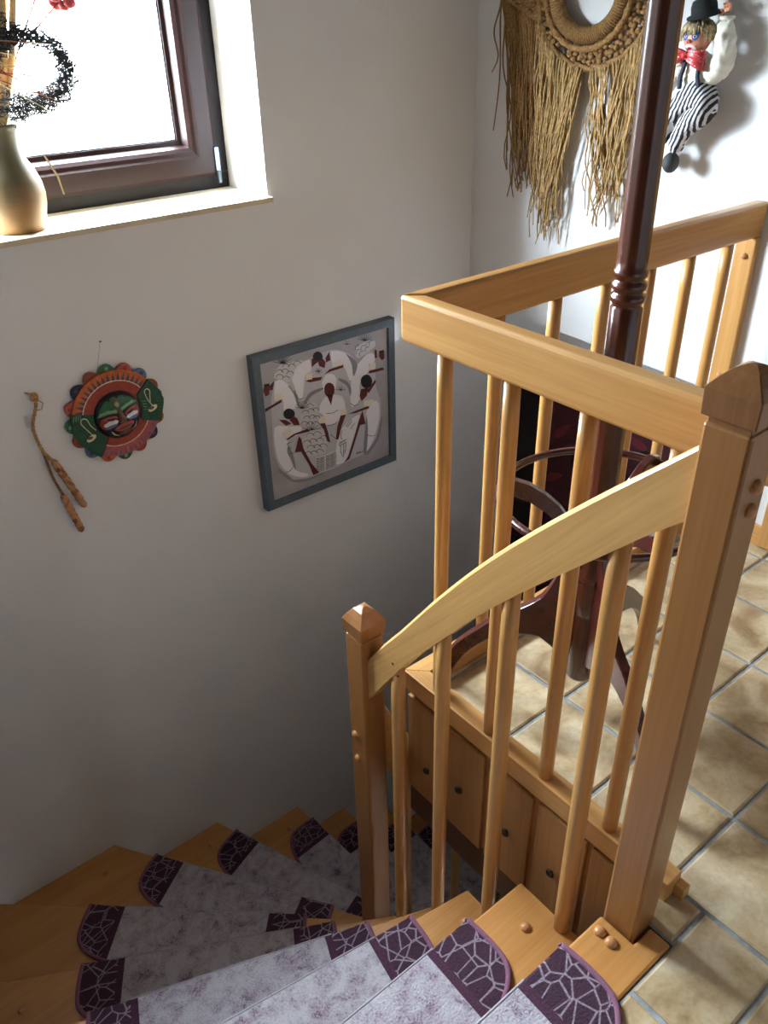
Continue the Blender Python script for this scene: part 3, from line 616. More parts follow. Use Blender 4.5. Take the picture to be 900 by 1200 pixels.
for i in range(150):
    t = rnd.uniform(-2.6, 2.6); y0 = 0.974 - 0.026 * math.sin(t); x0 = X - 0.012 - 0.026 * math.cos(t); ln = rnd.uniform(0.022, 0.04) * (0.65 if abs(t) < 0.9 else 1.0)
    hs.append(tube([(x0, y0, 1.378 + rnd.uniform(-.004, .006)), (x0 - 0.011 * math.cos(t), y0 - 0.011 * math.sin(t), 1.372), (x0 - 0.014 * math.cos(t), y0 - 0.017 * math.sin(t) + rnd.uniform(-.006, .006), 1.378 - ln)], [0.0035, 0.0032, 0.0012], 4))
tag(under(mk('hair', join(ball((X - 0.008, 0.974, 1.362), (0.034, 0.036, 0.032), 14, 10), *hs), hairm, smooth=True), cl), kind='stuff')
ht = lathe([(0.040, 0), (0.043, 0.002), (0.042, 0.007), (0.032, 0.010), (0.031, 0.026), (0.026, 0.038), (0.014, 0.043), (0.001, 0.044)], (0, 0, 0), 24)
ho = under(mk('hat', ht, blk, smooth=True), cl); ho.data.transform(Matrix.Translation((X - 0.014, 0.963, 1.392)) @ Matrix.Rotation(math.radians(-8), 4, 'X') @ Matrix.Rotation(math.radians(-10), 4, 'Y'))
for s_ in (1, -1):
    V = []; 
    for (u_, w_, x_) in ((0, 0.007, -0.010), (0.25, 0.015, -0.018), (0.6, 0.020, -0.020), (1.0, 0.024, -0.014)):
        for q in range(7):
            a = q / 6 * 2 - 1; V.append((X - 0.036 + x_ + 0.005 * math.cos(q * 2.6), 0.981 + s_ * u_ * (0.048 if s_ > 0 else 0.054), 1.309 - (0.002 if s_ > 0 else 0.006) * u_ * 2 + a * w_))
    n0 = len(V); V += [(x_ + 0.014, y_, z_) for x_, y_, z_ in V]
    F = []
    for i in range(3):
        for q in range(6): F += [(i * 7 + q, i * 7 + q + 1, (i + 1) * 7 + q + 1, (i + 1) * 7 + q), (n0 + i * 7 + q, n0 + (i + 1) * 7 + q, n0 + (i + 1) * 7 + q + 1, n0 + i * 7 + q + 1)]
    for q in range(6): F += [(21 + q, 22 + q, n0 + 22 + q, n0 + 21 + q)]
    for i in range(3): F += [(i * 7, (i + 1) * 7, n0 + (i + 1) * 7, n0 + i * 7), (i * 7 + 6, n0 + i * 7 + 6, n0 + (i + 1) * 7 + 6, (i + 1) * 7 + 6)]
    under(mk('bow_tie_wing', (V, F), bow_m, smooth=True), cl)
under(mk('bow_tie_knot', ball((X - 0.048, 0.981, 1.309), (0.010, 0.009, 0.010), 10, 8), bow_m, smooth=True), cl)
# raised hand: palm with five fingers curled at the cuff, and the lowered one
def hand(y, z, up):
    x_ = X - 0.006; pts = [(x_, y, z, 0.0085), (x_, y, z + up * 0.012, 0.0105)]; ed = [(0, 1)]
    for k, (dy, L_) in enumerate(((-0.0075, 0.011), (-0.0025, 0.014), (0.0025, 0.0135), (0.0075, 0.010))):
        i = len(pts); pts += [(x_ - 0.002, y + dy, z + up * 0.020, 0.0034), (x_ - 0.005, y + dy * 1.1, z + up * (0.020 + L_ * 0.6), 0.0030), (x_ - 0.011, y + dy * 1.1, z + up * (0.020 + L_ * 0.8), 0.0026)]; ed += [(1, i), (i, i + 1), (i + 1, i + 2)]
    i = len(pts); pts += [(x_ - 0.004, y + 0.011, z + up * 0.010, 0.0036), (x_ - 0.010, y + 0.013, z + up * 0.017, 0.0030)]; ed += [(0, i), (i, i + 1)]
    return skinmesh('hand', pts, skin, ed, 1)
hand(0.907, 1.392, 1); hand(1.044, 1.205, -1)
under(mk('cuff', lathe([(0.014, 0), (0.019, 0.003), (0.020, 0.008), (0.017, 0.010)], (X - 0.006, 0.906, 1.384), 16), shirt, smooth=True), cl)
under(mk('hanging_cord', tube([(X - 0.004, 0.908, 1.43), (X + 0.02, 0.93, 1.52), (XB - 0.004, 0.955, 1.62)], 0.0012, 5), plain('cord', (120, 110, 100), 0.9)), cl)

# flat paint shapes of the framed painting, in millimetres from its centre
PIC = {"oval":[[[-237,56],[-241,-15],[-239,-89],[-216,-155],[-174,-204],[-112,-219],[-48,-219],[10,-220],[77,-213],[154,-206],[202,-161],[227,-89],[226,-10],[209,46],[205,171],[169,180],[132,154],[106,190],[65,218],[18,233],[-75,225],[-122,215],[-147,182],[-195,183],[-218,167],[-234,114]]],"white":[[[-212,183],[-189,181],[-157,150],[-132,102],[-127,70],[-165,64],[-188,65],[-189,113],[-221,116]],[[-148,176],[-122,209],[-82,222],[-67,212],[-69,178],[-92,172],[-104,117],[-113,90],[-128,106]],[[18,230],[65,215],[105,184],[128,149],[101,101],[87,111],[69,158],[22,183]],[[132,154],[176,178],[205,168],[204,141],[179,141],[178,114],[136,79],[133,18],[96,-3],[91,43],[101,101]],[[-48,22],[-35,55],[-6,71],[42,60],[62,39],[66,-7],[45,-13],[36,-42],[-21,-36],[-26,-3]],[[-27,125],[-8,149],[19,145],[35,120],[25,80],[7,67],[-19,87]],[[-183,9],[-161,2],[-125,-9],[-134,-34],[-175,-37],[-187,-57],[-184,-102],[-163,-168],[-111,-203],[-132,-208],[-185,-179],[-220,-128],[-234,-72],[-231,19]],[[33,-79],[93,-47],[130,-45],[121,-82],[97,-126],[71,-184],[55,-209],[14,-208],[14,-158]],[[160,-42],[199,-8],[221,-34],[216,-98],[186,-169],[154,-199],[158,-106]]],"shade":[[[-157,150],[-132,104],[-125,70],[-133,72],[-144,117],[-163,152]],[[78,206],[112,177],[128,149],[109,111],[104,155],[91,185]],[[-108,77],[-79,104],[-31,108],[-25,100],[-73,90],[-99,68]],[[-174,-204],[-112,-219],[-48,-219],[-49,-226],[-113,-229],[-178,-211],[-230,-153],[-222,-146]],[[46,123],[80,101],[96,72],[91,43],[79,83],[45,114]],[[154,-206],[202,-161],[227,-89],[235,-91],[213,-171],[161,-219]],[[160,-55],[165,-109],[154,-206],[140,-201],[152,-104]],[[-183,-59],[-165,-115],[-163,-168],[-176,-124],[-190,-88]]],"pineapple":[[[-215,195],[-204,220],[-177,235],[-139,233],[-95,225],[-129,205],[-148,170],[-171,170]],[[124,215],[164,226],[203,222],[210,200],[177,184],[133,174],[120,193]],[[-121,44],[-89,64],[-55,58],[-50,-2],[-55,-32],[-115,-11],[-130,11]],[[-127,-71],[-104,-41],[-50,-47],[-23,-61],[-27,-130],[-43,-145],[-112,-131],[-123,-104]],[[-75,-147],[-36,-152],[14,-151],[11,-210],[-34,-218],[-72,-207]]],"hair":[[[-146,45],[-150,37],[-158,32],[-169,31],[-179,36],[-188,44],[-192,54],[-191,64],[-185,70],[-176,73],[-165,71],[-155,64],[-148,55]],[[-17,218],[-20,210],[-27,205],[-36,204],[-46,207],[-53,214],[-57,223],[-57,232],[-51,239],[-43,242],[-34,241],[-25,235],[-19,227]],[[192,70],[188,58],[179,51],[167,50],[155,55],[145,65],[140,78],[140,91],[146,100],[157,104],[169,103],[181,95],[189,83]],[[-254,184],[-234,181],[-234,169],[-255,172]],[[226,176],[248,176],[248,165],[226,167]]],"skin":[[[24,85],[21,73],[13,66],[3,64],[-8,69],[-16,79],[-20,91],[-19,104],[-14,114],[-4,119],[6,117],[16,110],[23,98]],[[-10,75],[16,69],[5,32]],[[-49,-22],[-26,-25],[-16,-63],[-8,-111],[-22,-100],[-32,-52]],[[44,-20],[67,-23],[45,-64],[28,-110],[17,-106],[27,-58]],[[-154,40],[-138,25],[-131,-2],[-154,5],[-170,29]],[[-212,44],[-184,34],[-163,14],[-186,13]],[[-191,-37],[-157,-27],[-103,-26],[-86,-39],[-151,-33],[-185,-42]],[[-138,-43],[-130,-54],[-123,-98],[-94,-166],[-64,-214],[-91,-215],[-105,-169],[-134,-104],[-160,-99]],[[-62,225],[-36,206],[-65,193]],[[-38,209],[-17,211],[-7,196],[-13,176],[-35,189]],[[-7,210],[10,228],[14,198],[-5,194]],[[-93,150],[-68,155],[-24,147],[-32,137],[-76,141]],[[-14,154],[7,166],[66,167],[66,157],[13,157]],[[139,55],[173,51],[164,21],[140,8],[132,30]],[[164,40],[206,74],[208,62],[174,30]],[[76,-24],[124,-21],[174,-20],[173,-30],[109,-30]],[[142,-30],[154,-87],[129,-85],[90,-171],[74,-205],[49,-213],[70,-190],[103,-115],[122,-69]],[[226,170],[250,170],[250,143],[238,139],[225,156]],[[206,187],[215,183],[217,154],[206,155]],[[178,114],[241,111],[248,100],[203,102],[177,105]],[[-255,175],[-235,172],[-239,144],[-253,140],[-259,162]],[[-235,172],[-215,186],[-224,156],[-235,157]],[[-260,99],[-235,103],[-194,113],[-195,103],[-242,92],[-261,86]]],"linen":[[[-51,4],[-22,-1],[-22,-28],[-51,-22]],[[43,4],[69,0],[71,-23],[44,-20]],[[-202,-12],[-171,3],[-162,-17],[-191,-36]],[[-91,175],[-63,173],[-67,150],[-93,154]],[[18,183],[57,188],[64,168],[21,170]],[[151,6],[196,-1],[180,-26],[147,-12]],[[181,144],[209,138],[208,115],[180,118]],[[-221,139],[-193,137],[-189,113],[-222,115]]],"lines":[[[-177,235],[-213,252]],[[-177,235],[-206,261]],[[-177,235],[-197,267]],[[-177,235],[-185,270]],[[-177,235],[-173,268]],[[-177,235],[-160,263]],[[-177,235],[-150,254]],[[-177,235],[-142,244]],[[-177,235],[-139,232]],[[163,230],[130,245]],[[163,230],[135,252]],[[163,230],[143,257]],[[163,230],[153,259]],[[163,230],[165,258]],[[163,230],[176,253]],[[163,230],[185,246]],[[163,230],[193,237]],[[163,230],[196,228]],[[-116,56],[-146,72]],[[-116,56],[-141,79]],[[-116,56],[-133,84]],[[-116,56],[-124,86]],[[-116,56],[-113,84]],[[-116,56],[-103,79]],[[-116,56],[-94,72]],[[-116,56],[-88,63]],[[-116,56],[-85,53]],[[-83,-36],[-118,-17]],[[-83,-36],[-110,-6]],[[-83,-36],[-96,-1]],[[-83,-36],[-80,-3]],[[-83,-36],[-64,-12]],[[-83,-36],[-52,-25]],[[-83,-36],[-46,-41]],[[50,76],[30,86]],[[50,76],[36,93]],[[50,76],[46,95]],[[50,76],[57,92]],[[50,76],[66,84]],[[50,76],[71,74]],[[-39,172],[-53,178]],[[-39,172],[-46,185]],[[-39,172],[-34,183]],[[-39,172],[-25,174]],[[-39,172],[-26,164]],[[-39,172],[-35,159]],[[-39,172],[-47,164]],[[-39,172],[-53,174]],[[86,236],[69,244]],[[86,236],[79,252]],[[86,236],[94,248]],[[86,236],[103,235]],[[-208,195],[-204,201],[-197,203],[-189,201],[-182,195],[-179,187]],[[-185,183],[-180,188],[-173,190],[-165,188],[-158,183],[-155,175]],[[-207,211],[-203,217],[-195,219],[-187,217],[-181,211],[-178,204]],[[-185,208],[-181,214],[-174,216],[-166,214],[-159,208],[-156,201]],[[-167,195],[-163,201],[-156,203],[-148,201],[-141,195],[-138,187]],[[-180,224],[-176,230],[-169,232],[-161,230],[-154,224],[-151,217]],[[-159,218],[-155,224],[-147,226],[-139,224],[-132,218],[-129,211]],[[-136,223],[-132,229],[-125,231],[-116,229],[-110,224],[-106,216]],[[125,191],[124,197],[125,202],[129,205],[135,206],[142,204]],[[147,200],[145,206],[147,211],[151,215],[157,215],[164,213]],[[139,181],[137,187],[139,193],[143,196],[149,197],[156,195]],[[169,207],[167,212],[168,218],[173,221],[179,222],[186,220]],[[165,190],[163,196],[164,201],[168,204],[175,205],[181,203]],[[183,209],[181,215],[183,220],[187,223],[193,224],[200,222]],[[122,206],[121,212],[122,217],[126,221],[133,222],[139,220]],[[-126,-1],[-122,5],[-115,7],[-107,4],[-100,-2],[-97,-10]],[[-103,-8],[-99,-3],[-92,-1],[-84,-3],[-77,-9],[-74,-17]],[[-79,-16],[-75,-10],[-68,-8],[-60,-11],[-53,-17],[-50,-24]],[[-114,17],[-110,23],[-103,24],[-95,22],[-89,16],[-85,8]],[[-91,13],[-87,18],[-80,20],[-72,18],[-65,12],[-62,4]],[[-74,5],[-70,10],[-63,12],[-55,10],[-48,4],[-45,-4]],[[-119,40],[-115,45],[-108,47],[-100,45],[-93,39],[-90,31]],[[-95,39],[-91,44],[-84,46],[-76,44],[-70,38],[-67,30]],[[-75,36],[-71,41],[-64,43],[-56,41],[-50,35],[-46,27]],[[-97,57],[-93,63],[-86,65],[-78,63],[-72,57],[-69,49]],[[-121,-122],[-117,-115],[-108,-113],[-99,-116],[-92,-124],[-88,-133]],[[-97,-127],[-93,-120],[-85,-118],[-75,-121],[-67,-129],[-64,-138]],[[-73,-129],[-69,-122],[-60,-120],[-51,-123],[-43,-130],[-39,-140]],[[-109,-100],[-105,-94],[-96,-92],[-87,-95],[-79,-102],[-76,-111]],[[-82,-106],[-77,-100],[-69,-98],[-60,-101],[-52,-108],[-48,-117]],[[-58,-111],[-53,-105],[-45,-103],[-35,-106],[-27,-113],[-24,-122]],[[-124,-76],[-120,-70],[-111,-68],[-102,-70],[-95,-78],[-91,-87]],[[-97,-79],[-92,-72],[-84,-70],[-75,-73],[-67,-80],[-64,-89]],[[-70,-85],[-65,-78],[-57,-76],[-47,-79],[-40,-86],[-36,-95]],[[-109,-53],[-104,-46],[-96,-44],[-87,-47],[-79,-54],[-75,-63]],[[-78,-56],[-73,-50],[-65,-48],[-56,-51],[-48,-58],[-44,-67]],[[-52,-81],[-47,-74],[-39,-72],[-30,-75],[-22,-83],[-18,-92]],[[-73,-154],[-54,-158],[-37,-158]],[[-31,-159],[-8,-160],[13,-157]],[[-74,-159],[-55,-163],[-37,-163]],[[-31,-165],[-8,-165],[12,-163]],[[-74,-164],[-55,-168],[-37,-168]],[[-32,-170],[-9,-170],[12,-168]],[[-74,-169],[-56,-173],[-38,-173]],[[-32,-175],[-9,-175],[12,-173]],[[-75,-174],[-56,-178],[-38,-178]],[[-32,-180],[-9,-180],[11,-178]],[[-75,-180],[-56,-184],[-38,-183]],[[-33,-185],[-10,-186],[11,-183]],[[-76,-185],[-57,-189],[-39,-189]],[[-33,-191],[-10,-191],[11,-189]],[[-76,-190],[-57,-194],[-39,-194]],[[-33,-196],[-10,-196],[10,-194]],[[-76,-195],[-57,-199],[-39,-199]],[[-34,-201],[-11,-201],[10,-199]],[[-77,-200],[-58,-204],[-40,-204]],[[-34,-206],[-11,-206],[10,-204]],[[-77,-205],[-58,-210],[-40,-209]],[[-35,-211],[-11,-212],[9,-210]],[[-18,7],[10,1],[35,6]],[[-18,-41],[7,-45],[32,-37]],[[-204,-163],[-187,-162],[-170,-151]],[[158,-132],[175,-145],[199,-148]],[[89,15],[103,1],[121,-1]],[[-123,93],[-106,94]],[[27,-129],[60,-124]],[[28,-136],[63,-132]],[[31,-124],[67,-120]],[[37,-133],[34,-158],[42,-184]],[[48,-133],[49,-160],[45,-189]],[[60,-130],[59,-160],[51,-177]],[[42,-115],[38,-94],[48,-78]],[[-6,-79],[17,-103]],[[63,-69],[90,-49]],[[70,-75],[93,-56]],[[84,-86],[107,-67]],[[-142,131],[-129,95]],[[-188,-76],[-172,-74]],[[-190,-56],[-163,-53]],[[-180,-97],[-164,-97]],[[105,-197],[110,-188],[116,-198],[122,-190],[127,-198],[138,-192]],[[105,-194],[137,-198]],[[124,-182],[128,-179]]]}

# ------------------------------------------------------------------ framed picture
pc = empty('framed_picture', (0.648, YA, 0.205), label='square blue-grey framed painting of market women in white with pineapples', cat='picture')
cxp, czp = 0.6455, 0.2046; hw, hh = 0.264, 0.256; fw_ = 0.030
pf = plain('blue_grey_frame', (88, 100, 112), 0.5, 0.05, 60)
def mitre_frame(cx, cz, a, b, w, y0, y1):
    V, F = [], []; prof = [(w, y0 + 0.004), (w - 0.002, y0), (0.002, y0), (0, y0 + 0.002), (0, y1), (w, y1)]; n = len(prof)
    for sx, sz in ((-1, -1), (1, -1), (1, 1), (-1, 1)):
        for d, y in prof: V.append((cx + sx * (a + w - d), y, cz + sz * (b + w - d)))
    for i in range(4):
        for k in range(n): F.append((i * n + k, ((i + 1) % 4) * n + k, ((i + 1) % 4) * n + (k + 1) % n, i * n + (k + 1) % n))
    return V, F
under(mk('frame', mitre_frame(cxp, czp, hw, hh, fw_, YA - 0.034, YA), pf), pc)
yp = YA - 0.024
canvas = under(mk('canvas', box(cxp - hw - 0.004, cxp + hw + 0.004, yp, YA - 0.004, czp - hh - 0.004, czp + hh + 0.004), plain('grey_ground', (170, 166, 170), 0.6, 0.06, 9)), pc)
PM = {'oval': (196, 194, 202), 'white': (236, 234, 240), 'shade': (138, 138, 148), 'pineapple': (208, 206, 210), 'hair': (22, 22, 28), 'skin': (92, 30, 32), 'linen': (232, 226, 210), 'lines': (44, 44, 50)}
PN = {'oval': 'painted_basket', 'white': 'painted_dress', 'shade': 'painted_shading', 'pineapple': 'painted_fruit', 'hair': 'painted_hair', 'skin': 'painted_skin', 'linen': 'painted_sleeve', 'lines': 'painted_line'}
for li, key in enumerate(('oval', 'white', 'shade', 'pineapple', 'hair', 'skin', 'linen', 'lines')):
    y = yp - 0.0003 * (li + 1); pm_ = plain('paint_' + key, PM[key], 0.6); LV, LF = [], []
    for poly in PIC[key]:
        pts = [(cxp + a / 1000, czp + b / 1000) for a, b in poly]
        if key == 'lines':
            for (a, b), (c_, d_) in zip(pts, pts[1:]):
                q = Vector((c_ - a, d_ - b))
                if q.length < 1e-6: continue
                q = Vector((-q.y, q.x)).normalized() * 0.0012; k = len(LV); LV += [(a - q.x, y, b - q.y), (a + q.x, y, b + q.y), (c_ + q.x * .6, y, d_ + q.y * .6), (c_ - q.x * .6, y, d_ - q.y * .6)]; LF.append((k, k + 1, k + 2, k + 3))
            continue
        if len(pts) > 4 and key in ('oval', 'white', 'shade', 'pineapple'):
            sp = spline([(a, b, 0) for a, b in pts + pts[:1]], 3)[:-1]; pts = [(q.x, q.y) for q in sp]
        mk(PN[key], prism(pts, 1, y, y + 0.0002), pm_, canvas)
    if LV: tag(mk(PN[key], (LV, LF), pm_, canvas), kind='stuff')

# ------------------------------------------------------------------ painted sun mask
mcx, mcz = -0.102, 0.432; my = YA - 0.004
mk_root = empty('sun_mask', (mcx, YA, mcz - 0.16), label='round painted clay sun mask with scalloped rim and smiling face', cat='mask')
def paint(n, c, r=0.5): return plain('mask_' + n, c, r, 0.12, 70)
col = {'green': paint('green', (44, 100, 64)), 'dgreen': paint('dark_green', (18, 72, 52)), 'red': paint('red', (150, 58, 46)), 'pink': paint('pink', (176, 84, 80)), 'blue': paint('blue', (86, 112, 148)), 'navy': paint('navy', (28, 34, 58)),
       'orange': paint('orange', (190, 96, 44)), 'brown': paint('brown', (140, 66, 44)), 'cream': paint('cream', (214, 204, 176)), 'slate': paint('slate', (70, 66, 92)), 'black': paint('black', (26, 28, 36)), 'lgreen': paint('light_green', (120, 160, 120)), 'lip': paint('lip', (172, 80, 78)), 'white': paint('white', (222, 224, 226)), 'taupe': paint('taupe', (110, 76, 60))}
def pol(r, deg): a = math.radians(deg); return (mcx + r * math.cos(a), mcz + r * math.sin(a))
pcols = ['green', 'pink', 'blue', 'brown', 'green', 'orange', 'navy', 'red', 'dgreen', 'orange', 'blue', 'brown', 'green', 'pink', 'navy', 'brown']
for i in range(16):
    a = 91 - 22.5 * i; pts = [pol(0.120, a - 11.2)] + [pol(0.1305 + 0.0215 * max(0.0, math.cos(math.pi * t / 2)) ** 0.8, a + 11.2 * t) for t in (-1, -0.8, -0.55, -0.3, 0, 0.3, 0.55, 0.8, 1)] + [pol(0.120, a + 11.2)]
    p = under(mk('petal', prism(pts, 1, my - 0.010, my), col[pcols[i]], bevel=0.002), mk_root)
    c_ = pol(0.139, a); mk('petal_dot', prism([(c_[0] + 0.006 * math.cos(t), c_[1] + 0.006 * math.sin(t)) for t in [2 * math.pi * q / 10 for q in range(10)]], 1, my - 0.0108, my - 0.008), col['lgreen' if pcols[i] in ('green', 'dgreen') else 'slate' if pcols[i] in ('blue', 'navy') else 'brown'], p)
def sector(r0, r1, a0, a1, n=24): return [pol(r0, a0 + (a1 - a0) * i / n) for i in range(n + 1)] + [pol(r1, a1 + (a0 - a1) * i / n) for i in range(n + 1)]
def part(name, poly, y0, y1, c_, par=None, bv=0.0): return under(mk(name, prism(poly, 1, y0, y1), col[c_], bevel=bv), par or mk_root)
disc = part('disc', sector(0.0, 0.132, 0, 359.9, 48)[49:], my - 0.013, my, 'brown')
part('upper_band', sector(0.104, 0.133, 37, 164), my - 0.017, my - 0.01, 'orange', disc, .001); part('upper_inner_band', sector(0.074, 0.101, 37, 164), my - 0.0175, my - 0.01, 'red', disc, .001)
part('lower_band', sector(0.100, 0.132, 239, 334), my - 0.017, my - 0.01, 'pink', disc, .001); part('lower_inner_band', sector(0.072, 0.097, 239, 334), my - 0.0175, my - 0.01, 'red', disc, .001)
part('cream_line', sector(0.101, 0.104, 37, 164), my - 0.0182, my - 0.01, 'cream', disc); part('cream_line', sector(0.097, 0.100, 239, 334), my - 0.0182, my - 0.01, 'cream', disc)
for i in range(17):
    a = 40 + 122 * i / 16; part('ray', [pol(0.104, a - 3.0), pol(0.128, a), pol(0.104, a + 3.0)], my - 0.0178, my - 0.015, 'slate', disc)
for i in range(13):
    a = 243 + 87 * i / 12; part('ray', [pol(0.129, a - 1.6), pol(0.106, a), pol(0.129, a + 1.6)], my - 0.0178, my - 0.015, 'blue', disc)
gl_ = [(-134, 39), (-68, 19), (-71, -4), (-65, -31), (-44, -63), (-73, -119), (-119, -67), (-137, -28)]; gr_ = [(110, 80), (144, 32), (146, -5), (129, -61), (67, -39), (75, -4), (67, 39)]
def sh(p): return [(mcx + a / 1000, mcz + b / 1000) for a, b in p]
gL = part('green_panel', sh(gl_), my - 0.0185, my - 0.01, 'dgreen', disc, .001); gR = part('green_panel', sh(gr_), my - 0.0185, my - 0.01, 'dgreen', disc, .001)
ln_ = []
for i in range(9):
    ln_.append([(-132 + i * 2 + (i * 7 if i > 5 else 0), -18 - i * 11 + 12), (-118 + i * 7, -14 - i * 10 + 24)])
def stroke(path, w, y, c_, par, name='brush_line'):
    P = spline([(mcx + a / 1000, y, mcz + b / 1000) for a, b in path], 4) if len(path) > 2 else [Vector((mcx + a / 1000, y, mcz + b / 1000)) for a, b in path]
    return under(mk(name, tube([tuple(q) for q in P], w, 5), col[c_]), par)
for i in range(8): stroke([(-100 + i * 5, -88 - i * 3.5 + 6), (-66 + i * 2.2, -64 - i * 5)], 0.0009, my - 0.0186, 'green', gL) if i < 6 else None
for i in range(6): stroke([(-126 + i * 4, -30 - i * 9), (-112 + i * 5, -22 - i * 9)], 0.0009, my - 0.0186, 'green', gL)
for i in range(4): stroke([(-124 + i * 6, 30), (-130 + i * 7, 14)], 0.0009, my - 0.0186, 'lgreen', gL)
for i in range(7): stroke([(80, -36 + i * 9), (92, -38 + i * 9)], 0.0009, my - 0.0186, 'lgreen' if i > 2 else 'green', gR); stroke([(124, -44 + i * 10), (140 - abs(i - 4) * 2, -46 + i * 10)], 0.0009, my - 0.0186, 'green', gR)
for pth, pr2, body in (([(-72, -28), (-84, -10), (-92, 12), (-104, 16), (-110, 6), (-104, -8), (-92, -28), (-84, -42)], gL, (-90, -48)), ([(104, 8), (106, 28), (108, 44), (100, 52), (92, 46), (94, 30), (100, 12), (108, -2)], gR, (108, -12))):
    stroke(pth, 0.0016, my - 0.019, 'cream', pr2, 'swan_neck')
    a, b_ = body; part('swan_body', sh([(a + 15 * math.cos(t) * (1.0), b_ + 9 * math.sin(t) + 4 * math.cos(t)) for t in [2 * math.pi * q / 14 for q in range(14)]]), my - 0.0197, my - 0.018, 'cream', pr2)
    part('swan_wing', sh([(a - 4 + 9 * math.cos(t), b_ + 5 * math.sin(t) + 2) for t in [2 * math.pi * q / 10 for q in range(10)]]), my - 0.0203, my - 0.019, 'taupe', pr2)
# domed face
FX, FZ, FRX, FRZ, FD = mcx + 0.001, mcz - 0.003, 0.071, 0.073, 0.034
def fy_(x, z):
    k = 1 - ((x - FX) / FRX) ** 2 - ((z - FZ) / FRZ) ** 2; return my - 0.012 - FD * math.sqrt(max(k, 0.0)) ** 1.1
V, F = [(FX, fy_(FX, FZ), FZ)], []; n = 32
rs = [0.15, 0.3, 0.45, 0.6, 0.72, 0.82, 0.9, 0.96, 1.0]
for rr_ in rs:
    for k in range(n):
        t = 2 * math.pi * k / n; x, z = FX + FRX * rr_ * math.cos(t), FZ + FRZ * rr_ * math.sin(t); V.append((x, fy_(x, z), z))
for k in range(n): F.append((0, 1 + k, 1 + (k + 1) % n))
for i in range(len(rs) - 1):
    for k in range(n): F.append((1 + i * n + k, 1 + (i + 1) * n + k, 1 + (i + 1) * n + (k + 1) % n, 1 + i * n + (k + 1) % n))
face = under(mk('face', (V, F), col['black'], smooth=True), mk_root)
TILT = math.radians(-9)
def fpatch(name, poly, c_, lift=0.0008, dome=0.0):
    """paint or relief patch lying on the domed face; poly in mm of the face's own axes"""
    rot = [(FX + (a * math.cos(TILT) + b * math.sin(TILT)) / 1000, FZ + (-a * math.sin(TILT) + b * math.cos(TILT)) / 1000) for a, b in poly]
    cx = sum(p[0] for p in rot) / len(rot); cz = sum(p[1] for p in rot) / len(rot); n = len(rot); V, F = [], []
    for s_ in (0.0, 0.35, 0.65, 0.88, 1.0):
        for (x, z) in rot if s_ > 0 else rot[:1]:
            xx, zz = cx + (x - cx) * s_, cz + (z - cz) * s_; V.append((xx, fy_(xx, zz) - lift - dome * math.sqrt(1 - s_ * s_), zz))
    for k in range(n): F.append((0, 1 + k, 1 + (k + 1) % n))
    for i in range(3):
        for k in range(n): F.append((1 + i * n + k, 1 + (i + 1) * n + k, 1 + (i + 1) * n + (k + 1) % n, 1 + i * n + (k + 1) % n))
    return mk(name, (V, F), col[c_], face, smooth=True)
def el(cx, cz, a, b, r=0, n=16): return [(cx + a * math.cos(t) * math.cos(r) - b * math.sin(t) * math.sin(r), cz + a * math.cos(t) * math.sin(r) + b * math.sin(t) * math.cos(r)) for t in [2 * math.pi * k / n for k in range(n)]]
fpatch('forehead', [(-60, 24), (-48, 42), (-28, 58), (0, 65), (28, 58), (48, 42), (60, 24), (40, 34), (20, 30), (0, 26), (-20, 30), (-40, 34)], 'green')
fpatch('headband', [(-63, 22), (-50, 32), (-30, 36), (0, 28), (30, 36), (50, 32), (63, 22), (44, 26), (24, 24), (0, 19), (-24, 24), (-44, 26)], 'lgreen', 0.0012)
fpatch('forehead_spiral', el(0, 46, 11, 14), 'taupe', 0.0014, 0.003); fpatch('forehead_gem', el(0, 44, 6, 8), 'lgreen', 0.004, 0.002)
fpatch('nose', [(-6, 30), (6, 30), (8, 8), (14, -8), (8, -14), (-8, -14), (-14, -8), (-8, 8)], 'taupe', 0.001, 0.012)
for s_ in (-1, 1):
    fpatch('cheek', el(s_ * 46, -2, 16, 20), 'red', 0.0009); fpatch('cheek_white', el(s_ * 34, -4, 21, 8.5, -s_ * 0.1), 'white', 0.0016); fpatch('cheek_blue', el(s_ * 35, -13, 19, 5, -s_ * 0.1), 'blue', 0.0017)
    fpatch('eyelid', el(s_ * 30, 11, 20, 7.5, s_ * 0.12), 'lip', 0.002, 0.004); fpatch('eye_slit', el(s_ * 30, 11, 13, 3, s_ * 0.12), 'black', 0.0064)
    fpatch('beard_line', [(s_ * 42, -30), (s_ * 36, -46), (s_ * 20, -56), (s_ * 22, -52), (s_ * 34, -44), (s_ * 38, -32)], 'cream', 0.0016)
fpatch('chin', el(0, -46, 22, 13), 'taupe', 0.001, 0.004); fpatch('lips', el(0, -27, 31, 12), 'lip', 0.002, 0.005); fpatch('mouth_opening', el(0, -27, 22, 5), 'taupe', 0.0072)
mk('hanging_thread', tube([(mcx - 0.03, my - 0.004, mcz + 0.13), (mcx + 0.0, YA - 0.001, mcz + 0.215)], 0.0004, 4), col['taupe']).parent = disc
nail = tag(mk('wall_nail', tube([(mcx, YA + 0.004, mcz + 0.215), (mcx, YA - 0.008, mcz + 0.218)], 0.0022, 8), dark_metal), 'small dark nail in the wall above the sun mask', 'nail')

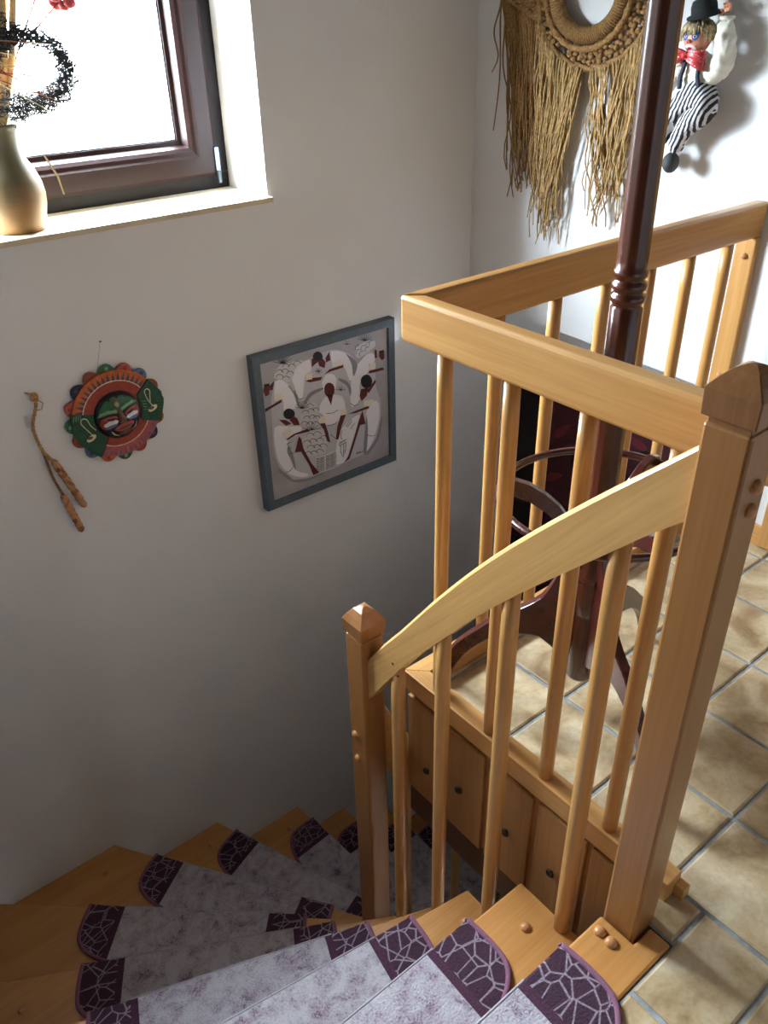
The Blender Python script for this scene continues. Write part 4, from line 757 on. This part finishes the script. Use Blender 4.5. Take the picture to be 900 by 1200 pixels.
# ------------------------------------------------------------------ cord with two woven sticks
rp_ = empty('corded_sticks', (-0.30, YA, 0.095), label='knotted straw cord with two woven wrapped sticks hanging on the wall', cat='wall ornament')
straw = plain('straw', (168, 132, 84), 0.9, 0.25, 160, 0.4); bark = plain('dark_straw', (128, 92, 66), 0.9, 0.35, 130, 0.5)
m, nt, N, Lk, b = nmat('woven_stick'); vo = N.new('ShaderNodeTexVoronoi'); vo.inputs['Scale'].default_value = 85; Lk.new(coords(N, Lk, (1, 1, 0.7)), vo.inputs['Vector'])
r = ramp(N, [(0.0, (120, 74, 52)), (0.35, (186, 124, 84)), (0.7, (204, 150, 108)), (1.0, (128, 124, 96))]); sep = N.new('ShaderNodeSeparateColor'); Lk.new(vo.outputs['Color'], sep.inputs[0]); Lk.new(sep.outputs[0], r.inputs[0]); Lk.new(r.outputs[0], b.inputs['Base Color']); b.inputs['Roughness'].default_value = 0.85; bump(N, Lk, b, vo.outputs['Distance'], 0.4, 0.003); stick_m = m
yy = YA - 0.012
def pth(p): return [(a, yy, b_) for a, b_ in p]
def rope2(path, r, turns):
    P = spline(path, 8); out = []
    for s_ in (0, 1):
        q = []
        for i, p in enumerate(P):
            t = 2 * math.pi * (turns * i / (len(P) - 1)) + s_ * math.pi; q.append((p.x + r * 0.7 * math.cos(t), p.y + r * 0.7 * math.sin(t), p.z))
        out.append(tube(q, r * 0.75, 6))
    return join(*out)
under(mk('cord', rope2(pth([(-0.313, 0.548), (-0.316, 0.520), (-0.337, 0.468), (-0.338, 0.436), (-0.330, 0.387), (-0.318, 0.360), (-0.306, 0.340)]), 0.0042, 14), straw, smooth=True), rp_)
under(mk('cord', rope2(pth([(-0.330, 0.385), (-0.326, 0.350), (-0.321, 0.295), (-0.306, 0.232)]), 0.0036, 12), bark, smooth=True), rp_)
under(mk('knot', join(ball((-0.315, yy, 0.545), (0.012, 0.009, 0.014), 10, 8), tube(pth([(-0.336, 0.564), (-0.325, 0.556), (-0.315, 0.548)]), [0.002, 0.004, 0.007], 6), tube(pth([(-0.308, 0.535), (-0.296, 0.522), (-0.304, 0.505), (-0.318, 0.508)]), 0.0016, 5)), straw, smooth=True), rp_)
def stick(p, q):
    P, Q = Vector((p[0], yy, p[1])), Vector((q[0], yy, q[1])); n = 22; path = [P + (Q - P) * (i / n) for i in range(n + 1)]
    rad = [(0.0105 + 0.0012 * math.sin(i * 2.2)) * (0.55 if i in (0, n) else 0.9 if i in (1, n - 1) else 1) for i in range(n + 1)]
    return tube([tuple(v_) for v_ in path], rad, 10)
under(mk('woven_stick', stick((-0.309, 0.348), (-0.253, 0.172)), stick_m, smooth=True), rp_); under(mk('woven_stick', stick((-0.307, 0.234), (-0.279, 0.095)), stick_m, smooth=True), rp_)
tag(mk('wall_hook', join(tube([(-0.342, YA, 0.470), (-0.342, YA - 0.014, 0.468), (-0.345, YA - 0.018, 0.476), (-0.350, YA - 0.016, 0.490)], 0.0022, 6), box(-0.352, -0.342, YA - 0.003, YA, 0.46, 0.495)), plain('clear_plastic', (196, 200, 206), 0.3)), 'small clear plastic hook holding the knotted cord', 'hook')

# ------------------------------------------------------------------ vase with dried flowers on the sill
vx, vy = -0.218, YA + 0.075
m, nt, N, Lk, b = nmat('stoneware'); t = N.new('ShaderNodeTexCoord'); sp_ = N.new('ShaderNodeSeparateXYZ'); Lk.new(t.outputs['Object'], sp_.inputs[0])
nz = noise(N, Lk, coords(N, Lk, (1, 1, 3)), 14, 4, 0.6); ma = N.new('ShaderNodeMath'); ma.operation = 'MULTIPLY_ADD'; ma.inputs[1].default_value = 0.16; Lk.new(nz, ma.inputs[0]); Lk.new(sp_.outputs[2], ma.inputs[2])
mr = N.new('ShaderNodeMapRange'); mr.inputs[1].default_value = 1.08; mr.inputs[2].default_value = 1.20; Lk.new(ma.outputs[0], mr.inputs[0])
r = ramp(N, [(0.0, (150, 112, 68)), (0.5, (122, 104, 74)), (1.0, (108, 102, 78))]); Lk.new(mr.outputs[0], r.inputs[0]); Lk.new(r.outputs[0], b.inputs['Base Color']); b.inputs['Roughness'].default_value = 0.4
vase = tag(mk('vase', lathe([(0.045, 0.957), (0.062, 0.958), (0.070, 0.985), (0.078, 1.02), (0.080, 1.045), (0.077, 1.07), (0.066, 1.10), (0.052, 1.125), (0.046, 1.15), (0.045, 1.185), (0.049, 1.197), (0.052, 1.203), (0.050, 1.208), (0.043, 1.206), (0.040, 1.18), (0.042, 1.12), (0.05, 1.05), (0.01, 0.98)], (vx, vy, 0), 36), m, smooth=True), 'beige-green stoneware vase standing on the window sill', 'vase')
bq = empty('dried_bouquet', (vx, vy, 1.20), label='dried bouquet with pale stalks, black twig wreath and red bloom in the vase', cat='dried flowers')
pale = plain('pale_stalk', (214, 182, 124), 0.8, 0.12, 60); rust = plain('rust_stalk', (150, 82, 62), 0.8, 0.2, 60); twig = plain('black_twig', (44, 46, 52), 0.8); redb = plain('red_bloom', (196, 84, 88), 0.7, 0.15, 50); ltw = plain('straw_blade', (214, 196, 150), 0.7)
rnd = random.Random(11)
for i, (dx, tx_, r_, m_) in enumerate([(-0.02, -0.02, 0.010, pale), (0.012, 0.075, 0.011, pale), (0.0, 0.03, 0.006, rust), (0.018, 0.045, 0.005, rust), (-0.012, 0.012, 0.005, rust), (-0.03, -0.06, 0.010, pale), (-0.01, -0.10, 0.007, rust), (0.02, 0.10, 0.007, pale), (0.024, 0.06, 0.004, rust), (0.005, 0.055, 0.004, rust), (-0.03, -0.03, 0.005, rust), (-0.018, 0.05, 0.008, pale)]):
    yy_ = vy + rnd.uniform(-.02, .02)
    under(mk('stalk', tube([(vx + dx * 0.4, yy_, 1.05), (vx + dx, yy_, 1.20), (vx + dx + tx_ * 0.5, yy_ - 0.01, 1.34), (vx + dx + tx_, yy_ - 0.02, 1.50 + 0.03 * (i % 3))], [r_ * 0.8, r_, r_ * 1.15, r_ * 1.3], 7), m_, smooth=True), bq)
for i in range(10):
    a = rnd.uniform(-0.2, 0.6); z0 = rnd.uniform(1.25, 1.37)
    under(mk('thin_blade', tube([(vx - 0.09, vy - 0.02, z0 - 0.02), (vx + 0.02, vy - 0.05, z0 + 0.015), (vx + 0.12 + 0.06 * a, vy - 0.06, z0 + rnd.uniform(-.05, .01))], [0.0012, 0.0016, 0.0008], 4), rust if i % 2 else ltw), bq)
# twig wreath: a loop of tangled thin twigs
wc = Vector((vx + 0.115, vy - 0.03, 1.318)); tw = []
for i in range(430):
    t0 = rnd.uniform(-2.7, 2.5); q = []; rj = rnd.gauss(0, 0.014); ph = rnd.uniform(0, 6.28)
    for k in range(9):
        t_ = t0 + k * 0.11; rad_ = 0.088 + rj + 0.010 * math.sin(ph + k * 1.3); q.append((wc.x - 0.018 + rad_ * math.cos(t_) * 1.02 + rnd.gauss(0, .0022), wc.y + 0.016 * math.sin(ph + k * 0.9), wc.z + rad_ * math.sin(t_) * 0.85 + rnd.gauss(0, .0022)))
    tw.append(tube(q, 0.0010, 3, False))
for i in range(320):
    c_ = Vector((vx + rnd.uniform(-0.09, 0.08), vy + rnd.uniform(-.05, .02), rnd.choice([rnd.gauss(1.42, 0.014), rnd.gauss(1.228, 0.012)]))); q = []
    for k in range(6): q.append(tuple(c_ + Vector((0.006 * k * rnd.choice([1, 1, .5]) - 0.015, rnd.gauss(0, .005), rnd.gauss(0, .007)))))
    tw.append(tube(q, 0.0010, 3, False))
tag(under(mk('twig_wreath', join(*tw), twig), bq), kind='stuff')
for (px_, pz_, s_) in ((0.215, 1.462, 1.0), (0.17, 1.49, 0.8)):
    fl = []
    for k in range(9):
        a = 2 * math.pi * k / 9; fl.append(ball((vx + px_ + 0.018 * s_ * math.cos(a), vy - 0.02 + 0.012 * math.sin(a * 2), pz_ + 0.014 * s_ * math.sin(a)), (0.016 * s_, 0.010, 0.012 * s_), 8, 6))
    bo = under(mk('red_bloom', join(*fl), redb, smooth=True), bq)
    mk('bloom_stem', tube([(vx + 0.01, vy, 1.20), (vx + 0.09, vy - 0.01, 1.36), (vx + px_, vy - 0.02, pz_)], 0.0022, 5), rust, bo)
under(mk('hanging_blade', tube([(vx + 0.045, vy - 0.05, 1.200), (vx + 0.075, vy - 0.065, 1.145), (vx + 0.100, vy - 0.07, 1.085), (vx + 0.106, vy - 0.07, 1.04)], [0.0012, 0.0018, 0.0030, 0.0018], 5), ltw), bq)
